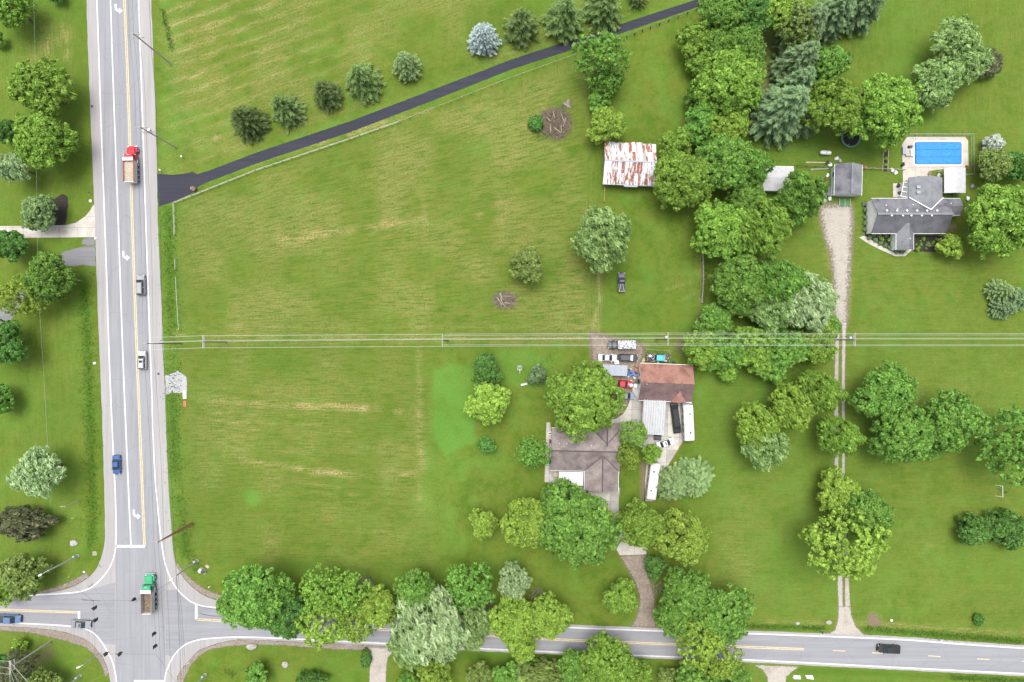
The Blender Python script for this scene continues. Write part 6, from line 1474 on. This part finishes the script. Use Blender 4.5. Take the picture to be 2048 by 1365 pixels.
# roadside bits
def mailbox(px, py, label, m_='white', rz=0):
    o = thing('mailbox', px, py, label, 'mailbox', rz); MB().box(0,0,.5,.1,.1,1.0).build('post', M['greywood'], o); bb = MB().box(0,0,1.15,.5,.24,.24).build('box', M[m_], o); MB().box(.05,.14,1.25,.2,.02,.08).build('flag', M['red'], bb)
mailbox(323,342,'white mailbox at the mouth of the black driveway','white',-25); mailbox(366,315,'small white marker post below the driveway pole','white',80); mailbox(182,387,'dark mailbox beside the west road edge','dark'); mailbox(186,546,'dark mailbox below the old asphalt drive','dark'); mailbox(1135,1230,'pale mailbox on the verge by the yellow roadside pair','white',80); mailbox(727,1313,'white mailbox left of the south drive','white',60); mailbox(1642,1263,'dark mailbox on the verge left of the twin tracks','dark',90); mailbox(1878,1280,'pale mailbox on the right verge of the cross road','white',-30)
def rock(px, py, r, label, m_='slab2', rz=0, sx=1.4):
    o = thing('boulder', px, py, label, 'rock', rz); rg_ = random.Random(int(px*7+py)); mb = MB(); ball(mb,(0,0,r*.3),r,sx,1,.6,10,6,.10,rg_); mb.build('stone', M[m_], o)
rock(147,1087,.75,'pale boulder on the north west lawn of the crossroads',sx=1.3); rock(180,402,.4,'white round stone at the west drive corner','white',sx=1); rock(188,727,.35,'white round stone in the west ditch','white',sx=1); rock(167,1145,.3,'small pale stone at the north west road curve','white',sx=1); rock(1784,1242,.35,'small white stone on the right verge','white',sx=1); rock(1658,1246,.55,'pale stone heap left of the twin tracks apron'); rock(1596,1248,.4,'pale stone on the verge further left of the apron'); rock(503,1294,.8,'flat pale stone on the south verge',sx=1.7); rock(570,1330,.8,'pale round fire ring stone on the south lawn',sx=1); rock(190,477,.35,'pale stones at the small asphalt patch','white',sx=1)
o = thing('utility_cabinet', 407, 1143, 'green and white utility cabinet at the north east corner', 'cabinet', -35, .6); MB().box(0,0,.5,.9,.7,1.0).build('body', M['galv'], o); MB().box(0,0,1.03,.95,.75,.06).build('lid', M['dark'], o); MB().box(-.75,-.3,.45,.7,.9,.9).build('side_box', M['white'], o)
o = thing('concrete_pad', 414, 1134, 'tan concrete pad by the utility cabinet', 'pad', -40); MB().box(0,0,.1,.9,.6,.2).build('slab', M['tan'], o); MB().box(.4,-1.6,.12,.8,.6,.24).build('block', M['tan'], o)
o = thing('fire_hydrant', 419, 1174, 'white hydrant post at the north east road curve', 'hydrant'); MB().cyl((0,0,0),(0,0,.7),.14,.12,10).build('barrel', M['white'], o); MB().cyl((-.25,0,.5),(.25,0,.5),.07,.07,8).build('outlet', M['white'], o); MB().cyl((0,0,.7),(0,0,.82),.14,.04,10).build('bonnet', M['white'], o)
o = thing('marker_post', 436, 1188, 'yellow marker post at the end of the roadside row', 'post'); MB().cyl((0,0,0),(0,0,1.0),.09,.09,8).build('post', M['yellow'], o); MB().cyl((0,0,1.0),(0,0,1.06),.1,.04,8).build('cap', M['yellow'], o)
o = thing('guy_wire_guard', 142, 1150, 'pair of yellow guy wire guards at the north west corner', 'guy guard', 40); 
for yy in (-.2,.2): MB().cyl((-.9,yy,0),(.9,yy,1.8),.05,.05,6).build('guard', M['yellow'], o)
MB().cyl((-1.0,0,.0),(-1.0,0,.15),.12,.12,8).build('anchor', M['galv'], o)
o = thing('guy_wire_guard', 357, 664, 'yellow guy wire guard beside the field line end', 'guy guard', 60); MB().cyl((-.9,0,0),(.6,0,1.6),.05,.05,6).build('guard', M['yellow'], o); MB().cyl((-.95,0,0),(-.95,0,.12),.12,.12,8).build('anchor', M['galv'], o)
def sign(px, py, label, h, w_, hg, rz, m_='white', board=None):
    o = thing('road_sign', px, py, label, 'sign', rz, h*.7); MB().cyl((0,0,0),(0,0,h),.045,.045,7).build('post', M['galv'], o); MB().box(0,.05,h-hg/2,w_,.03,hg).build('panel', M[m_], o); MB().box(0,.03,h-hg/2,w_*.7,.02,.05).build('bracket', M['galv'], o)
sign(136,1167,'pale road sign on the north west road curve',3.2,.9,.9,35); sign(186,1036,'red and white sign in the west ditch',1.4,.9,.6,15,'red'); sign(146,1037,'small white sign on the north west lawn',1.2,.6,.4,10); sign(377,1326,'white sign leaning at the south east corner',2.4,.7,.9,20); sign(159,562,'thin marker sign on the lawn below the asphalt drive',2.2,.7,.3,5)
o = thing('drain_inlet', 188, 1108, 'square rusty drain inlet in the grass at the north west curve', 'drain', 5); MB().box(0,0,.04,.9,.9,.08).build('frame', M['concrete'], o)
for i in range(6): MB().box(-.33+.13*i,0,.09,.05,.7,.03).build('bar', M['rust'], o)
utility_pole(163,1000,7.0,'short grey service pole on the north west lawn',((6.6,1.2,.05),),.1,M['greywood']); utility_pole(146,547,7.5,'pale thin service pole over the old asphalt drive tree',((7.2,1.0,.05),),.09,M['tan'])
wire([top(110,-40,7.5), top(118,440,7.5), top(118,547,7.5), top(140,1000,6.8)], 'thin service wire running down the west lawn', .3, .011)
# white blocks and drive-side pads
o = thing('stone_block', 369, 790, 'white concrete block below the white gravel pad', 'block'); MB().box(0,0,.15,.85,2.0,.3,0,.95,.95).build('block', M['white'], o); MB().box(0,-2.2,.08,.7,1.4,.16).build('brick_base', M['terracotta'], o)
o = thing('stone_pillar', 389, 379, 'brown stone mailbox pillar at the black driveway', 'pillar', -30); MB().box(0,0,.5,.9,.9,1.0,0,.92,.92).build('pillar', mat('brown_stone',(.16,.10,.08),.9,.35,5), o); MB().box(-.7,-.1,.15,.7,.5,.3).build('step', M['slab2'], o); MB().box(0,0,1.04,1.0,1.0,.08).build('cap', mat('brown_stone',(.16,.10,.08)), o)
# swing frame on the east lawn
o = thing('soccer_goal', 2000, 982, 'white pipe goal frame on the east lawn', 'goal', 0); MB().path([(0,-1.3,0),(0,-1.3,1.2),(0,1.3,1.2),(0,1.3,0)], .06, 6).build('frame', M['white'], o); MB().path([(0,-1.3,1.2),(-.9,-1.3,0)], .05, 5).build('brace', M['white'], o); MB().path([(0,1.3,1.2),(-.9,1.3,0)], .05, 5).build('brace', M['white'], o)
o = thing('swing_frame', 2009, 975, 'dark metal swing frame beside the goal frame', 'swing', -25); MB().path([(-1.2,-1.0,0),(0,-1.0,2.0),(1.0,-1.0,0)], .05, 5).build('leg_frame', M['dark'], o); MB().path([(0,-1.0,2.0),(0,1.4,2.0)], .05, 5).build('top_bar', M['dark'], o); MB().path([(-1.2,1.4,0),(0,1.4,2.0),(1.0,1.4,0)], .05, 5).build('leg_frame', M['dark'], o)
# white cargo trailer beneath the silver tree
o = thing('cargo_trailer', 815, 1314, 'white trailer under the silver tree south of the road', 'trailer', 0, 1.4); MB().box(0,0,1.3,4.4,1.9,1.6,0,.99,.97).build('body', M['white'], o); MB().box(2.5,0,.45,.9,.1,.1).build('hitch', M['dark'], o)
for s in (-1,1): wheel(o,-.3,s*.95,.34,.2)
for px, lb in ((1594,'left white painted lumber stack at the bottom verge'),(1620,'right white painted lumber stack at the bottom verge')):
    o = thing('lumber_stack', px, 1356, lb, 'stack', -5); rg_ = random.Random(px)
    for i in range(5): MB().box(rg_.uniform(-.2,.2),-.3+.18*i,.12+.05*(i % 2),1.7,.15,.14,rg_.uniform(-.08,.08)).build('board', M['white'], o)
# manholes
for px, py, lb in ((184,213,'dark manhole cover on the west road shoulder'),(317,748,'dark manhole cover on the east road shoulder')):
    o = thing('manhole_cover', px, py, lb, 'manhole', 0, 0); MB().cyl((0,0,.012),(0,0,.03),.32,.32,16).build('cover', M['dark'], o); ring(.32,.4,.012,.026,16).build('rim', M['slab2'], o)
# brick edging along the yard, concrete kerb by bus
o = thing('brick_edging', 1352, 905, 'red brick edging along the south east side of the concrete yard', 'edging', 0, 0)
a, b = Vector((*P(1366,883),0)), Vector((*P(1324,952),0)); x_, y_ = P(1352,905,0); n = 34; an = math.atan2((b-a).y,(b-a).x); bme = MB().box(0,0,.07,.24,.14,.14).mesh('brick', mat('red_brick',(.28,.1,.06),.9,.25,5))
oo = Vector(o.location)
for i in range(n): inst('brick', bme, o, a.lerp(b,(i+.5)/n)-oo, an)
o = thing('timber_edging', 1286, 960, 'brown timber edging left of the white bus', 'edging', 0, 0)
for i in range(4): MB().box(0,3.6-2.4*i,.09,.2,2.35,.18,R(1)).build('timber', M['wood'], o)
LM['blade'] = leafmat('grass_blade', (.05,.11,.014), (.10,.175,.032))
# tall verge grass tufts (uncountable)
def tufts(name, strips, n, seed, leaf, label, hgt=.45):
    r_ = np.random.default_rng(seed); pos = []
    for (x0,y0,x1,y1,wd) in strips:
        k = int(n*math.hypot(x1-x0,y1-y0)/100); t_ = r_.random(k); px = x0+(x1-x0)*t_+r_.normal(0,wd,k); py = y0+(y1-y0)*t_+r_.normal(0,wd,k)
        pos.append(np.stack([(px-1024)/S,(682.5-py)/S,r_.uniform(.1,hgt,k)],1))
    pos = np.concatenate(pos); k = len(pos); nr = r_.normal(0,.6,(k,3))+[0,0,.6]
    me = leaf_mesh(name, pos, nr, r_.normal(size=(k,3)), r_.uniform(.10,.26,k), 1.8, r_.random(k), r_); me.materials.append(LM[leaf])
    return tag(link(bpy.data.objects.new(name, me)), label, 'grass', None, 'stuff')
tufts('tall_grass', [(168,560,183,880,9),(183,880,184,1090,8),(338,420,352,960,9),(355,980,370,1110,10),(1730,1256,2048,1283,4),(1500,1252,1650,1256,3),(345,100,325,20,3),(1900,1355,2048,1362,3)], 420, 3, 'blade', 'long dark grass in the ditches along the roads')
tufts('weeds', [(372,1090,395,1140,8),(1065,240,1085,275,7),(1500,640,1640,640,14),(1390,690,1620,720,22),(1410,520,1408,600,5),(560,1210,980,1225,10),(450,1340,470,1350,4),(1095,715,1070,770,9),(1480,130,1580,260,40)], 420, 4, 'blade', 'rough weeds along fences and under the trees', .6)
